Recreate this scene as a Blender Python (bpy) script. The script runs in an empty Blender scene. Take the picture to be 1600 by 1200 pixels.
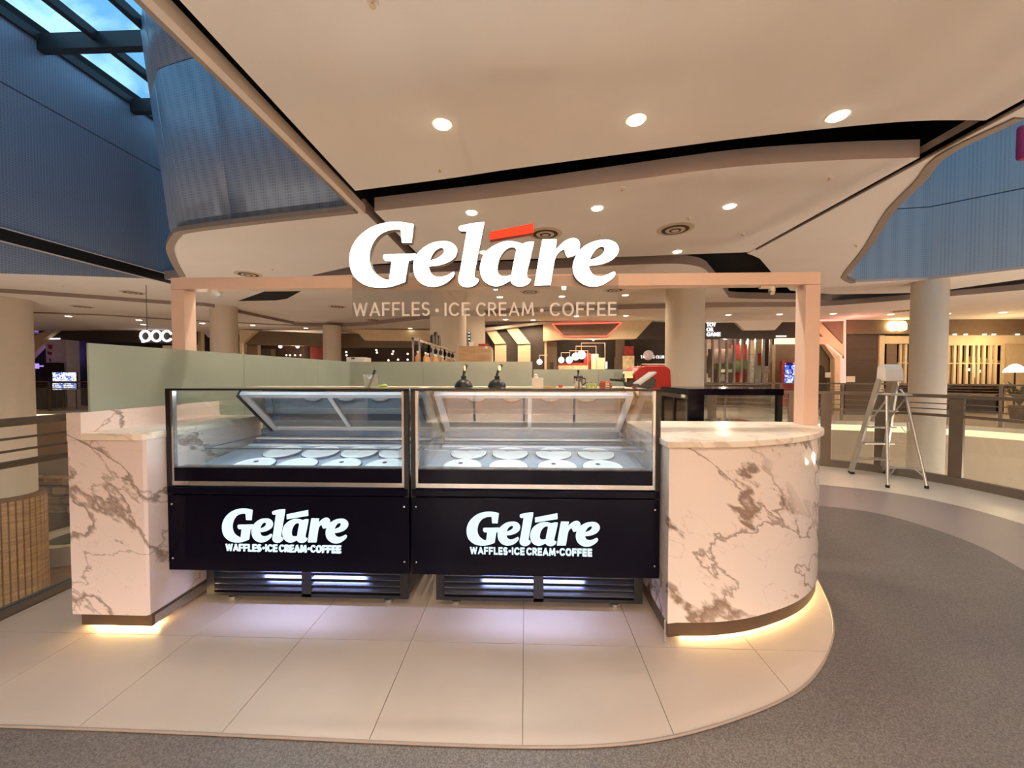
import bpy, bmesh, math, random
from mathutils import Vector, Matrix
random.seed(7)
ORD = ('first', 'second', 'third', 'fourth', 'fifth', 'sixth', 'seventh', 'eighth', 'ninth', 'tenth', 'eleventh', 'twelfth')
S = bpy.context.scene
COL = S.collection

# ------------------------------------------------------------------ camera
EYE = 1.44
YAW, PITCH, FPX = math.radians(2.0), math.radians(1.43), 600.0
cam_d = bpy.data.cameras.new('camera')
cam_d.sensor_width = 36.0
cam_d.lens = 36.0 * FPX / 1600.0
cam_d.clip_end = 200
cam_d.clip_start = 0.02
cam = bpy.data.objects.new('camera', cam_d)
cam.location = (0, 0, EYE)
cam.rotation_euler = (math.pi / 2 - PITCH, 0, YAW)
COL.objects.link(cam)
S.camera = cam

# ------------------------------------------------------------------ exposure / world
S.view_settings.view_transform = 'Standard'
S.view_settings.look = 'None'
S.view_settings.gamma = 1.0
S.view_settings.use_curve_mapping = False
S.view_settings.exposure = 1.35
S.cycles.use_denoising = True
S.cycles.max_bounces = 12
S.cycles.diffuse_bounces = 5
S.cycles.glossy_bounces = 5
S.cycles.transmission_bounces = 8
S.cycles.transparent_max_bounces = 24
S.cycles.caustics_reflective = False
S.cycles.caustics_refractive = False
S.cycles.sample_clamp_indirect = 6.0

W = bpy.data.worlds.new('sky')
S.world = W
W.use_nodes = True
nt = W.node_tree
nt.nodes.clear()
wo = nt.nodes.new('ShaderNodeOutputWorld')
wb = nt.nodes.new('ShaderNodeBackground')
tc = nt.nodes.new('ShaderNodeTexCoord')
nz = nt.nodes.new('ShaderNodeTexNoise')
nz.inputs['Scale'].default_value = 9.0
nz.inputs['Detail'].default_value = 6.0
nz.inputs['Distortion'].default_value = 1.2
rp = nt.nodes.new('ShaderNodeValToRGB')
rp.color_ramp.elements[0].position = 0.38
rp.color_ramp.elements[0].color = (0.15, 0.34, 0.56, 1)
rp.color_ramp.elements[1].position = 0.62
rp.color_ramp.elements[1].color = (0.52, 0.70, 0.80, 1)
nt.links.new(tc.outputs['Generated'], nz.inputs['Vector'])
nt.links.new(nz.outputs['Fac'], rp.inputs['Fac'])
nt.links.new(rp.outputs['Color'], wb.inputs['Color'])
wb.inputs['Strength'].default_value = 0.85
nt.links.new(wb.outputs[0], wo.inputs[0])

LOWW = 84            # watts of each fill lamp added below the voids to brighten the ceilings
BACKW = 640          # watts of each fill lamp added in the shop facing the kiosk
LAMP = 1.0            # overall strength of the mall's lamps
WARM = (1.0, 0.76, 0.52)
SOFT = (1.0, 0.87, 0.75)       # the nearer, cleaner downlights

# ------------------------------------------------------------------ picture -> place helpers (the surveyed photo)
_F = Vector((-math.sin(YAW) * math.cos(PITCH), math.cos(YAW) * math.cos(PITCH), -math.sin(PITCH)))
_R = Vector((math.cos(YAW), math.sin(YAW), 0))
_U = _R.cross(_F)


def ray(px, py):
    return _F + _R * ((px - 800) / FPX) + _U * ((600 - py) / FPX)


def onZ(px, py, z):
    d = ray(px, py)
    t = (z - EYE) / d.z
    return (d.x * t, d.y * t)


def onY(px, py, y):
    d = ray(px, py)
    t = y / d.y
    return (d.x * t, EYE + d.z * t)


def onX(px, py, x):
    d = ray(px, py)
    t = x / d.x
    return (d.y * t, EYE + d.z * t)


# ------------------------------------------------------------------ materials
def lin(c):
    return c / 12.92 if c <= 0.04045 else ((c + 0.055) / 1.055) ** 2.4


def rgb(r, g, b):
    return (lin(r / 255), lin(g / 255), lin(b / 255), 1)


def _new(name):
    m = bpy.data.materials.new(name)
    m.use_nodes = True
    n = m.node_tree
    n.nodes.clear()
    out = n.nodes.new('ShaderNodeOutputMaterial')
    return m, n, out


def _vary(n, col, amount, scale, detail=3):
    tc = n.nodes.new('ShaderNodeTexCoord')
    nz = n.nodes.new('ShaderNodeTexNoise')
    nz.inputs['Scale'].default_value = scale
    nz.inputs['Detail'].default_value = detail
    n.links.new(tc.outputs['Object'], nz.inputs['Vector'])
    rp = n.nodes.new('ShaderNodeValToRGB')
    a, b = 1 - amount, 1 + amount
    rp.color_ramp.elements[0].position = 0.3
    rp.color_ramp.elements[1].position = 0.7
    rp.color_ramp.elements[0].color = (col[0] * a, col[1] * a, col[2] * a, 1)
    rp.color_ramp.elements[1].color = (min(1, col[0] * b), min(1, col[1] * b), min(1, col[2] * b), 1)
    n.links.new(nz.outputs['Fac'], rp.inputs['Fac'])
    return rp.outputs['Color'], nz.outputs['Fac']


def pbr(name, col, rough=0.5, metal=0.0, vary=0.05, scale=6.0, bump=0.0, bscale=None, spec=0.5, coat=0.0):
    m, n, out = _new(name)
    p = n.nodes.new('ShaderNodeBsdfPrincipled')
    c, f = _vary(n, col, vary, scale)
    n.links.new(c, p.inputs['Base Color'])
    p.inputs['Roughness'].default_value = rough
    p.inputs['Metallic'].default_value = metal
    p.inputs['Specular IOR Level'].default_value = spec
    p.inputs['Coat Weight'].default_value = coat
    p.inputs['Coat Roughness'].default_value = 0.05
    if bump:
        _, f2 = _vary(n, col, 0, bscale or scale * 8)
        b = n.nodes.new('ShaderNodeBump')
        b.inputs['Strength'].default_value = bump
        b.inputs['Distance'].default_value = 0.01
        n.links.new(f2, b.inputs['Height'])
        n.links.new(b.outputs[0], p.inputs['Normal'])
    n.links.new(p.outputs[0], out.inputs[0])
    return m


def emit(name, col, strength):
    m, n, out = _new(name)
    e = n.nodes.new('ShaderNodeEmission')
    c, f = _vary(n, col, 0.02, 3)
    n.links.new(c, e.inputs['Color'])
    e.inputs['Strength'].default_value = strength
    n.links.new(e.outputs[0], out.inputs[0])
    return m


def glass(name, tint, refl=0.08, rough=0.0, haze=0.0, hazecol=(0.8, 0.85, 0.8, 1)):
    """thin pane: clear, with a Fresnel mirror on top and optional haze"""
    m, n, out = _new(name)
    t = n.nodes.new('ShaderNodeBsdfTransparent')
    t.inputs['Color'].default_value = tint
    g = n.nodes.new('ShaderNodeBsdfGlossy')
    g.inputs['Roughness'].default_value = rough
    lw = n.nodes.new('ShaderNodeLayerWeight')      # facing angle, the same from both sides of the pane
    lw.inputs['Blend'].default_value = 0.5
    pw = n.nodes.new('ShaderNodeMath')
    pw.operation = 'POWER'
    pw.inputs[1].default_value = 5.0
    n.links.new(lw.outputs['Facing'], pw.inputs[0])
    mul = n.nodes.new('ShaderNodeMath')
    mul.operation = 'MULTIPLY_ADD'
    mul.inputs[1].default_value = 1.0 - refl
    mul.inputs[2].default_value = refl
    mul.use_clamp = True
    n.links.new(pw.outputs[0], mul.inputs[0])
    mx = n.nodes.new('ShaderNodeMixShader')
    n.links.new(mul.outputs[0], mx.inputs[0])
    base = t.outputs[0]
    if haze:
        d = n.nodes.new('ShaderNodeBsdfDiffuse')
        c, f = _vary(n, hazecol, 0.06, 2)
        n.links.new(c, d.inputs['Color'])
        tr = n.nodes.new('ShaderNodeBsdfTranslucent')
        n.links.new(c, tr.inputs['Color'])
        m1 = n.nodes.new('ShaderNodeMixShader')
        m1.inputs[0].default_value = 0.5
        n.links.new(d.outputs[0], m1.inputs[1])
        n.links.new(tr.outputs[0], m1.inputs[2])
        m2 = n.nodes.new('ShaderNodeMixShader')
        m2.inputs[0].default_value = haze
        n.links.new(base, m2.inputs[1])
        n.links.new(m1.outputs[0], m2.inputs[2])
        base = m2.outputs[0]
    n.links.new(base, mx.inputs[1])
    n.links.new(g.outputs[0], mx.inputs[2])
    n.links.new(mx.outputs[0], out.inputs[0])
    return m


def marble(name, base, vein, seed=0.0, rough=0.12, heavy=1.0):
    m, n, out = _new(name)
    p = n.nodes.new('ShaderNodeBsdfPrincipled')
    p.inputs['Roughness'].default_value = rough
    tc = n.nodes.new('ShaderNodeTexCoord')
    mp = n.nodes.new('ShaderNodeMapping')
    mp.inputs['Location'].default_value = (seed, seed * 0.7, seed * 1.3)
    mp.inputs['Scale'].default_value = (0.62, 0.75, 1.45)
    m0 = n.nodes.new('ShaderNodeMapping')          # veins run from upper left to lower right
    m0.inputs['Rotation'].default_value = (0.0, -0.62, 0.0)
    n.links.new(tc.outputs['Object'], m0.inputs[0])
    n.links.new(m0.outputs[0], mp.inputs[0])
    prev = None
    for sc, wid, amt, det, off in ((0.85, 0.012, 1.0, 7, 0.0), (1.35, 0.006, 0.85, 7, 4.3), (3.6, 0.004, 0.25, 4, 9.1)):
        wid *= heavy
        nz = n.nodes.new('ShaderNodeTexNoise')
        nz.inputs['Scale'].default_value = sc
        nz.inputs['Detail'].default_value = det
        nz.inputs['Roughness'].default_value = 0.55
        nz.inputs['Distortion'].default_value = 0.25
        ad = n.nodes.new('ShaderNodeVectorMath')
        ad.operation = 'ADD'
        ad.inputs[1].default_value = (off, off, off)
        n.links.new(mp.outputs[0], ad.inputs[0])
        n.links.new(ad.outputs[0], nz.inputs['Vector'])
        rp = n.nodes.new('ShaderNodeValToRGB')
        cr = rp.color_ramp
        cr.elements[0].position = 0.5 - wid * 1.6
        cr.elements[0].color = (0, 0, 0, 1)
        cr.elements[1].position = 0.5 + wid * 1.6
        cr.elements[1].color = (0, 0, 0, 1)
        e = cr.elements.new(0.5 - wid * 0.6)
        e.color = (amt, amt, amt, 1)
        e = cr.elements.new(0.5 + wid * 0.6)
        e.color = (amt * 0.7, amt * 0.7, amt * 0.7, 1)
        n.links.new(nz.outputs['Fac'], rp.inputs['Fac'])
        if prev is None:
            prev = rp.outputs['Color']
        else:
            mx = n.nodes.new('ShaderNodeMath')
            mx.operation = 'MAXIMUM'
            n.links.new(prev, mx.inputs[0])
            n.links.new(rp.outputs['Color'], mx.inputs[1])
            prev = mx.outputs[0]
    # veins come and go over the slab
    nz = n.nodes.new('ShaderNodeTexNoise')
    nz.inputs['Scale'].default_value = 1.8
    nz.inputs['Detail'].default_value = 2
    n.links.new(mp.outputs[0], nz.inputs['Vector'])
    rp = n.nodes.new('ShaderNodeValToRGB')
    rp.color_ramp.elements[0].position = 0.33
    rp.color_ramp.elements[0].color = (0.2, 0.2, 0.2, 1)
    rp.color_ramp.elements[1].position = 0.46
    n.links.new(nz.outputs['Fac'], rp.inputs['Fac'])
    mu = n.nodes.new('ShaderNodeMath')
    mu.operation = 'MULTIPLY'
    n.links.new(prev, mu.inputs[0])
    n.links.new(rp.outputs['Color'], mu.inputs[1])
    mix = n.nodes.new('ShaderNodeMixRGB')
    mix.inputs[1].default_value = base
    mix.inputs[2].default_value = vein
    n.links.new(mu.outputs[0], mix.inputs[0])
    n.links.new(mix.outputs[0], p.inputs['Base Color'])
    n.links.new(p.outputs[0], out.inputs[0])
    return m


def speckle(name, base, dark, light, scale=220, rough=0.35):
    m, n, out = _new(name)
    p = n.nodes.new('ShaderNodeBsdfPrincipled')
    p.inputs['Roughness'].default_value = rough
    tc = n.nodes.new('ShaderNodeTexCoord')
    nz = n.nodes.new('ShaderNodeTexNoise')
    nz.inputs['Scale'].default_value = scale
    nz.inputs['Detail'].default_value = 2
    n.links.new(tc.outputs['Object'], nz.inputs['Vector'])
    rp = n.nodes.new('ShaderNodeValToRGB')
    cr = rp.color_ramp
    cr.elements[0].position = 0.35
    cr.elements[0].color = dark
    cr.elements[1].position = 0.68
    cr.elements[1].color = light
    e = cr.elements.new(0.5)
    e.color = base
    n.links.new(nz.outputs['Fac'], rp.inputs['Fac'])
    n2 = n.nodes.new('ShaderNodeTexNoise')
    n2.inputs['Scale'].default_value = 1.3
    n2.inputs['Detail'].default_value = 4
    n.links.new(tc.outputs['Object'], n2.inputs['Vector'])
    mx = n.nodes.new('ShaderNodeMixRGB')
    mx.blend_type = 'MULTIPLY'
    mx.inputs[0].default_value = 0.25
    n.links.new(rp.outputs['Color'], mx.inputs[1])
    n.links.new(n2.outputs['Fac'], mx.inputs[2])
    n.links.new(mx.outputs[0], p.inputs['Base Color'])
    n.links.new(p.outputs[0], out.inputs[0])
    return m


def perforated(name, col, hole, scale=30):
    m, n, out = _new(name)
    p = n.nodes.new('ShaderNodeBsdfPrincipled')
    p.inputs['Roughness'].default_value = 0.45
    p.inputs['Metallic'].default_value = 0.2
    tc = n.nodes.new('ShaderNodeTexCoord')
    vo = n.nodes.new('ShaderNodeTexVoronoi')
    vo.inputs['Scale'].default_value = scale
    vo.inputs['Randomness'].default_value = 0.0
    n.links.new(tc.outputs['Object'], vo.inputs['Vector'])
    rp = n.nodes.new('ShaderNodeValToRGB')
    rp.color_ramp.elements[0].position = 0.30
    rp.color_ramp.elements[0].color = hole
    rp.color_ramp.elements[1].position = 0.42
    rp.color_ramp.elements[1].color = col
    n.links.new(vo.outputs['Distance'], rp.inputs['Fac'])
    n.links.new(rp.outputs['Color'], p.inputs['Base Color'])
    n.links.new(p.outputs[0], out.inputs[0])
    return m


def wood(name, a, b, scale=3.0, rough=0.4):
    m, n, out = _new(name)
    p = n.nodes.new('ShaderNodeBsdfPrincipled')
    p.inputs['Roughness'].default_value = rough
    tc = n.nodes.new('ShaderNodeTexCoord')
    mp = n.nodes.new('ShaderNodeMapping')
    mp.inputs['Scale'].default_value = (1, 1, 8)
    n.links.new(tc.outputs['Object'], mp.inputs[0])
    nz = n.nodes.new('ShaderNodeTexNoise')
    nz.inputs['Scale'].default_value = scale
    nz.inputs['Detail'].default_value = 5
    n.links.new(mp.outputs[0], nz.inputs['Vector'])
    rp = n.nodes.new('ShaderNodeValToRGB')
    rp.color_ramp.elements[0].position = 0.35
    rp.color_ramp.elements[0].color = a
    rp.color_ramp.elements[1].position = 0.65
    rp.color_ramp.elements[1].color = b
    n.links.new(nz.outputs['Fac'], rp.inputs['Fac'])
    n.links.new(rp.outputs['Color'], p.inputs['Base Color'])
    n.links.new(p.outputs[0], out.inputs[0])
    return m


def screen_print(name, cols, scale, strength, seed=0.0):
    """a backlit picture made of coloured blobs"""
    m, n, out = _new(name)
    e = n.nodes.new('ShaderNodeEmission')
    tc = n.nodes.new('ShaderNodeTexCoord')
    mp = n.nodes.new('ShaderNodeMapping')
    mp.inputs['Location'].default_value = (seed, seed, seed)
    n.links.new(tc.outputs['Object'], mp.inputs[0])
    nz = n.nodes.new('ShaderNodeTexNoise')
    nz.inputs['Scale'].default_value = scale
    nz.inputs['Detail'].default_value = 3
    nz.inputs['Distortion'].default_value = 1.5
    n.links.new(mp.outputs[0], nz.inputs['Vector'])
    rp = n.nodes.new('ShaderNodeValToRGB')
    rp.color_ramp.interpolation = 'CONSTANT'
    cr = rp.color_ramp
    k = len(cols)
    cr.elements[0].position = 0.0
    cr.elements[0].color = cols[0]
    cr.elements[1].position = 0.34
    cr.elements[1].color = cols[1]
    for i in range(2, k):
        q = cr.elements.new(0.34 + 0.34 * (i - 1) / (k - 1))
        q.color = cols[i]
    n.links.new(nz.outputs['Fac'], rp.inputs['Fac'])
    n.links.new(rp.outputs['Color'], e.inputs['Color'])
    e.inputs['Strength'].default_value = strength
    n.links.new(e.outputs[0], out.inputs[0])
    return m


M = {}
M['plaster'] = pbr('ceiling plaster', rgb(237, 227, 217), 0.85, vary=0.02, scale=1.2, bump=0.06, bscale=60)
M['fascia'] = pbr('ceiling edge shade', rgb(150, 132, 124), 0.8, vary=0.03, scale=2)  # shading of the upright slab faces put into a darker taupe
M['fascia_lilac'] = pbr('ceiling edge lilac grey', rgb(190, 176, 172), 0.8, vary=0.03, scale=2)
M['trim_bright'] = pbr('void trim cream', rgb(232, 214, 196), 0.6, vary=0.02)
M['trim_grey'] = pbr('void trim taupe', rgb(150, 132, 118), 0.6, vary=0.04)
M['black'] = pbr('unlit black', (0.006, 0.005, 0.005, 1), 0.9, vary=0.1)  # black stands in for missing light above the ceilings and in the slots
M['blue_metal'] = perforated('blue perforated panel', rgb(150, 166, 190), rgb(122, 138, 164), 26)
M['blue_metal_r'] = perforated('blue perforated panel bright', rgb(152, 168, 184), rgb(128, 144, 162), 26)
M['steel_dark'] = pbr('dark steel', rgb(46, 52, 60), 0.5, 0.3)
M['column'] = pbr('column paint', rgb(205, 192, 174), 0.7, vary=0.03, scale=2)
M['tile'] = pbr('cream porcelain tile', rgb(192, 172, 154), 0.3, vary=0.04, scale=3)
M['grout'] = pbr('grout', rgb(120, 104, 90), 0.9)
M['terrazzo'] = speckle('grey terrazzo', rgb(110, 98, 89), rgb(86, 76, 70), rgb(134, 122, 112), 170, 0.42)
M['mauve'] = speckle('mauve terrazzo', rgb(150, 134, 126), rgb(130, 114, 108), rgb(170, 154, 144), 170, 0.35)
M['cream_floor'] = speckle('cream terrazzo', rgb(226, 208, 186), rgb(206, 188, 166), rgb(240, 224, 204), 170, 0.3)
M['kerb'] = pbr('grey kerb metal', rgb(104, 94, 84), 0.5, 0.2)
M['slab_edge'] = pbr('slab edge cream', rgb(226, 206, 170), 0.7)
M['beige_wall'] = pbr('beige wall', rgb(206, 186, 160), 0.8, vary=0.05, scale=0.6)
M['marble'] = marble('white marble brown veins', rgb(228, 213, 202), rgb(136, 112, 94), 3.1)
M['marble_l'] = marble('white marble brown veins b', rgb(226, 210, 203), rgb(148, 127, 114), 8.4, 0.12, 0.6)
M['marble_top'] = marble('marble top pale', rgb(236, 222, 204), rgb(206, 188, 166), 5.0, 0.3)
M['plinth'] = pbr('bronze plinth', rgb(112, 92, 76), 0.35, 0.6, vary=0.12)
M['steel'] = pbr('brushed steel', rgb(196, 190, 184), 0.25, 0.9, vary=0.06)
M['led_warm'] = emit('warm led strip', (1.0, 0.70, 0.30, 1), 42)
M['led_blue'] = emit('blue led strip', (0.42, 0.52, 1.0, 1), 30)
M['led_cool'] = emit('cool led strip', (0.66, 0.83, 1.0, 1), 3)
M['gloss_black'] = pbr('gloss black panel', (0.004, 0.003, 0.009, 1), 0.12, vary=0.1, spec=0.10)  # black tinted faintly blue to imitate the logo's halo
M['satin_black'] = pbr('satin black metal', (0.012, 0.010, 0.010, 1), 0.35, 0.2)
M['louvre'] = pbr('louvre metal', (0.10, 0.10, 0.12, 1), 0.18, 0.8)
M['rubber'] = pbr('rubber', (0.015, 0.015, 0.015, 1), 0.8)
M['clear'] = glass('clear glass', (0.97, 0.985, 0.98, 1), 0.05)
M['clear_green'] = glass('railing glass', (0.93, 0.94, 0.91, 1), 0.05, haze=0.05, hazecol=(0.75, 0.72, 0.66, 1))
M['hatch_glass'] = glass('freezer hatch glass', (0.50, 0.56, 0.57, 1), 0.42, rough=0.012, haze=0.10, hazecol=(0.75, 0.82, 0.85, 1))
M['sky_glass'] = glass('skylight glass', (0.80, 0.93, 0.97, 1), 0.05)
M['acrylic'] = glass('sign acrylic', (0.93, 0.93, 0.93, 1), 0.05, haze=0.03)
M['frost'] = glass('frosted green glass', (0.70, 0.73, 0.66, 1), 0.05, rough=0.25, haze=0.93, hazecol=rgb(198, 206, 190))
M['white_metal'] = pbr('white enamel', rgb(226, 234, 242), 0.3, 0.0)
M['ice_white'] = pbr('white plastic lid', rgb(236, 242, 246), 0.4, vary=0.02)
M['deck'] = pbr('freezer deck steel', rgb(168, 184, 204), 0.3, 0.1)
M['navy_steel'] = pbr('blue grey steel', rgb(120, 140, 170), 0.25, 0.7)  # blue-grey tone for rear ledges, inner rims and lid rims
M['copper'] = pbr('copper painted metal', rgb(238, 206, 184), 0.35, 0.05, vary=0.02)
M['sign_white'] = emit('sign face white', (1.0, 0.97, 0.86, 1), 2.6)
M['sign_red'] = emit('sign face red', (1.0, 0.055, 0.02, 1), 0.60)
M['sign_side'] = pbr('sign return grey', rgb(128, 118, 106), 0.6)
M['red_edge'] = pbr('sign return red', rgb(190, 50, 40), 0.5)
M['logo'] = emit('freezer logo glow', (0.70, 0.88, 1.0, 1), 0.50)
M['tagline'] = pbr('pale pink vinyl', rgb(255, 246, 238), 0.5)
M['lamp'] = emit('downlight lens', (1.0, 0.86, 0.60, 1), 8)
M['lamp_far'] = emit('far downlight lens', (1.0, 0.86, 0.62, 1), 3)
M['white_trim'] = pbr('white trim', rgb(236, 226, 210), 0.5)
M['diffuser'] = pbr('air diffuser', rgb(206, 184, 156), 0.6)
M['diffuser_dark'] = pbr('air diffuser slots', rgb(70, 50, 36), 0.8)
M['alu'] = pbr('ladder aluminium', rgb(206, 200, 190), 0.32, 0.75)
M['alu_w'] = pbr('ladder white plastic', rgb(226, 216, 204), 0.5)
M['rail'] = pbr('railing steel', rgb(112, 98, 84), 0.45, 0.5)
M['dark_fascia'] = pbr('charcoal fascia', rgb(66, 56, 50), 0.6, vary=0.05)
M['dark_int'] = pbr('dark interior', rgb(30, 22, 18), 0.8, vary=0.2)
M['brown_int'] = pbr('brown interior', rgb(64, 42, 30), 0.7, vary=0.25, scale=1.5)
M['cream_panel'] = pbr('cream panel', rgb(222, 200, 164), 0.6)
M['cream_stripe'] = pbr('cream stripe', rgb(224, 204, 166), 0.6)
M['taupe_panel'] = pbr('taupe panel', rgb(120, 100, 80), 0.5, vary=0.06)
M['slate_gloss'] = pbr('slate gloss panel', rgb(92, 80, 70), 0.22, vary=0.10, scale=1.2)
M['neon_red'] = emit('red neon', (1.0, 0.16, 0.10, 1), 0.6)
M['neon_pink'] = emit('pink neon', (1.0, 0.38, 0.30, 1), 0.8)
M['white_glow'] = emit('white sign glow', (1.0, 0.96, 0.9, 1), 0.6)
M['cream_glow'] = emit('cream lit strip', (1.0, 0.84, 0.46, 1), 0.7)
M['globe'] = emit('globe lamp', (1.0, 0.90, 0.70, 1), 1.0)
M['amber_glow'] = emit('amber sign glow', (1.0, 0.72, 0.30, 1), 5.0)
M['purple_glow'] = emit('purple light', (0.42, 0.28, 1.0, 1), 0.5)
M['lilac'] = pbr('lilac white panel', rgb(206, 194, 214), 0.6)
M['red_plastic'] = pbr('red enamel', rgb(168, 22, 20), 0.25)
M['red_box'] = pbr('red card', rgb(196, 70, 46), 0.6)
M['brown_box'] = pbr('brown card', rgb(150, 74, 44), 0.7)
M['paper'] = pbr('white paper', rgb(236, 228, 214), 0.8)
M['chrome'] = pbr('chrome', rgb(210, 206, 200), 0.12, 1.0)
M['black_plastic'] = pbr('black plastic', (0.012, 0.011, 0.011, 1), 0.35)
M['green'] = pbr('lime green', rgb(160, 180, 90), 0.6)
M['clear_plastic'] = glass('clear plastic', (0.9, 0.9, 0.86, 1), 0.10, haze=0.15)
M['tablet'] = pbr('tablet screen', rgb(190, 190, 190), 0.2)
M['bottle'] = pbr('amber bottle', rgb(206, 146, 86), 0.25)
M['bottle_w'] = pbr('white cap', rgb(240, 232, 220), 0.5)
M['wood'] = wood('oak veneer', rgb(188, 146, 104), rgb(206, 168, 124))
M['wood_d'] = wood('slat wood', rgb(150, 108, 66), rgb(196, 152, 98), 2.0)
M['moss'] = pbr('planting', rgb(78, 84, 62), 0.9, vary=0.3, scale=12)
M['brick_lo'] = pbr('lower floor brown', rgb(120, 78, 48), 0.7, vary=0.25, scale=4)
M['magenta'] = pbr('magenta banner', rgb(160, 34, 86), 0.6)
M['poster_red'] = pbr('red poster', rgb(150, 44, 34), 0.6, vary=0.3, scale=9)
M['poster_cream'] = pbr('cream poster', rgb(216, 200, 160), 0.6, vary=0.25, scale=9)
M['toy_a'] = pbr('toy boxes white', rgb(226, 216, 204), 0.6, vary=0.4, scale=14)
M['toy_b'] = pbr('toy boxes green', rgb(96, 110, 66), 0.6, vary=0.4, scale=14)
M['toy_c'] = pbr('toy boxes dark', rgb(80, 60, 54), 0.6, vary=0.5, scale=14)
M['screen_blue'] = screen_print('bright blue screen picture', [rgb(40, 70, 220), rgb(230, 240, 255), rgb(90, 120, 240), rgb(30, 30, 90), rgb(240, 220, 235)], 3.2, 0.5)
M['screen_board'] = screen_print('lit info board', [rgb(250, 250, 255), rgb(250, 250, 255), rgb(90, 110, 190), rgb(240, 245, 255), rgb(190, 170, 90)], 4, 0.6)


# ------------------------------------------------------------------ mesh builder
class MB:
    def __init__(s):
        s.v, s.f = [], []

    def add(s, vs, fs):
        o = len(s.v)
        s.v += [tuple(p) for p in vs]
        s.f += [tuple(i + o for i in q) for q in fs]
        return s

    def box(s, x0, x1, y0, y1, z0, z1):
        x0, x1 = min(x0, x1), max(x0, x1)
        y0, y1 = min(y0, y1), max(y0, y1)
        z0, z1 = min(z0, z1), max(z0, z1)
        v = [(x0, y0, z0), (x1, y0, z0), (x1, y1, z0), (x0, y1, z0), (x0, y0, z1), (x1, y0, z1), (x1, y1, z1), (x0, y1, z1)]
        return s.add(v, [(3, 2, 1, 0), (4, 5, 6, 7), (0, 1, 5, 4), (1, 2, 6, 5), (2, 3, 7, 6), (3, 0, 4, 7)])

    def prism(s, poly, z0, z1):
        a = sum(poly[i][0] * poly[(i + 1) % len(poly)][1] - poly[(i + 1) % len(poly)][0] * poly[i][1] for i in range(len(poly)))
        if a < 0:
            poly = poly[::-1]
        k = len(poly)
        v = [(p[0], p[1], z0) for p in poly] + [(p[0], p[1], z1) for p in poly]
        f = [tuple(range(k - 1, -1, -1)), tuple(range(k, 2 * k))]
        f += [(i, (i + 1) % k, k + (i + 1) % k, k + i) for i in range(k)]
        return s.add(v, f)

    def prism_y(s, poly, y0, y1):
        """outline in (x, z) pushed from y0 (front) to y1 (back)"""
        a = sum(poly[i][0] * poly[(i + 1) % len(poly)][1] - poly[(i + 1) % len(poly)][0] * poly[i][1] for i in range(len(poly)))
        if a < 0:
            poly = poly[::-1]
        k = len(poly)
        v = [(p[0], y0, p[1]) for p in poly] + [(p[0], y1, p[1]) for p in poly]
        f = [tuple(range(k)), tuple(range(2 * k - 1, k - 1, -1))]
        f += [((i + 1) % k, i, k + i, k + (i + 1) % k) for i in range(k)]
        return s.add(v, f)

    def prism_x(s, poly, x0, x1):
        """outline in (y, z) pushed along x"""
        a = sum(poly[i][0] * poly[(i + 1) % len(poly)][1] - poly[(i + 1) % len(poly)][0] * poly[i][1] for i in range(len(poly)))
        if a < 0:
            poly = poly[::-1]
        k = len(poly)
        v = [(x0, p[0], p[1]) for p in poly] + [(x1, p[0], p[1]) for p in poly]
        f = [tuple(range(k - 1, -1, -1)), tuple(range(k, 2 * k))]
        f += [(i, (i + 1) % k, k + (i + 1) % k, k + i) for i in range(k)]
        return s.add(v, f)

    def bar(s, a, b, w, d=None, up=(0, 0, 1)):
        """square bar from a to b, w wide, d deep"""
        d = d or w
        a, b = Vector(a), Vector(b)
        t = (b - a).normalized()
        u = Vector(up)
        if abs(t.dot(u)) > 0.98:
            u = Vector((0, 1, 0))
        r = t.cross(u).normalized()
        u = r.cross(t).normalized()
        v = []
        for p in (a, b):
            for i, j in ((-1, -1), (1, -1), (1, 1), (-1, 1)):
                v.append(p + r * (i * w / 2) + u * (j * d / 2))
        return s.add(v, [(3, 2, 1, 0), (4, 5, 6, 7), (0, 1, 5, 4), (1, 2, 6, 5), (2, 3, 7, 6), (3, 0, 4, 7)])

    def tube(s, pts, r, n=8):
        pts = [Vector(p) for p in pts]
        rings = []
        v, f = [], []
        for i, p in enumerate(pts):
            t = (pts[min(i + 1, len(pts) - 1)] - pts[max(i - 1, 0)]).normalized()
            u = Vector((0, 0, 1)) if abs(t.z) < 0.95 else Vector((0, 1, 0))
            a = t.cross(u).normalized()
            b = a.cross(t).normalized()
            rr = r[i] if isinstance(r, (list, tuple)) else r
            for k in range(n):
                q = 2 * math.pi * k / n
                v.append(p + a * (math.cos(q) * rr) + b * (math.sin(q) * rr))
        for i in range(len(pts) - 1):
            for k in range(n):
                f.append((i * n + k, i * n + (k + 1) % n, (i + 1) * n + (k + 1) % n, (i + 1) * n + k))
        f.append(tuple(range(n - 1, -1, -1)))
        f.append(tuple((len(pts) - 1) * n + k for k in range(n)))
        return s.add(v, f)

    def lathe(s, prof, c, n=24, tilt=None, cap=True):
        """profile [(r, z)...] bottom to top, spun about the vertical through c"""
        v, f = [], []
        for (r, z) in prof:
            for k in range(n):
                q = 2 * math.pi * k / n
                p = Vector((r * math.cos(q), r * math.sin(q), z))
                if tilt is not None:
                    p = tilt @ p
                v.append((c[0] + p.x, c[1] + p.y, c[2] + p.z))
        m = len(prof)
        for i in range(m - 1):
            for k in range(n):
                f.append((i * n + k, i * n + (k + 1) % n, (i + 1) * n + (k + 1) % n, (i + 1) * n + k))
        if cap:
            f.append(tuple(range(n - 1, -1, -1)))
            f.append(tuple((m - 1) * n + k for k in range(n)))
        return s.add(v, f)

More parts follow.
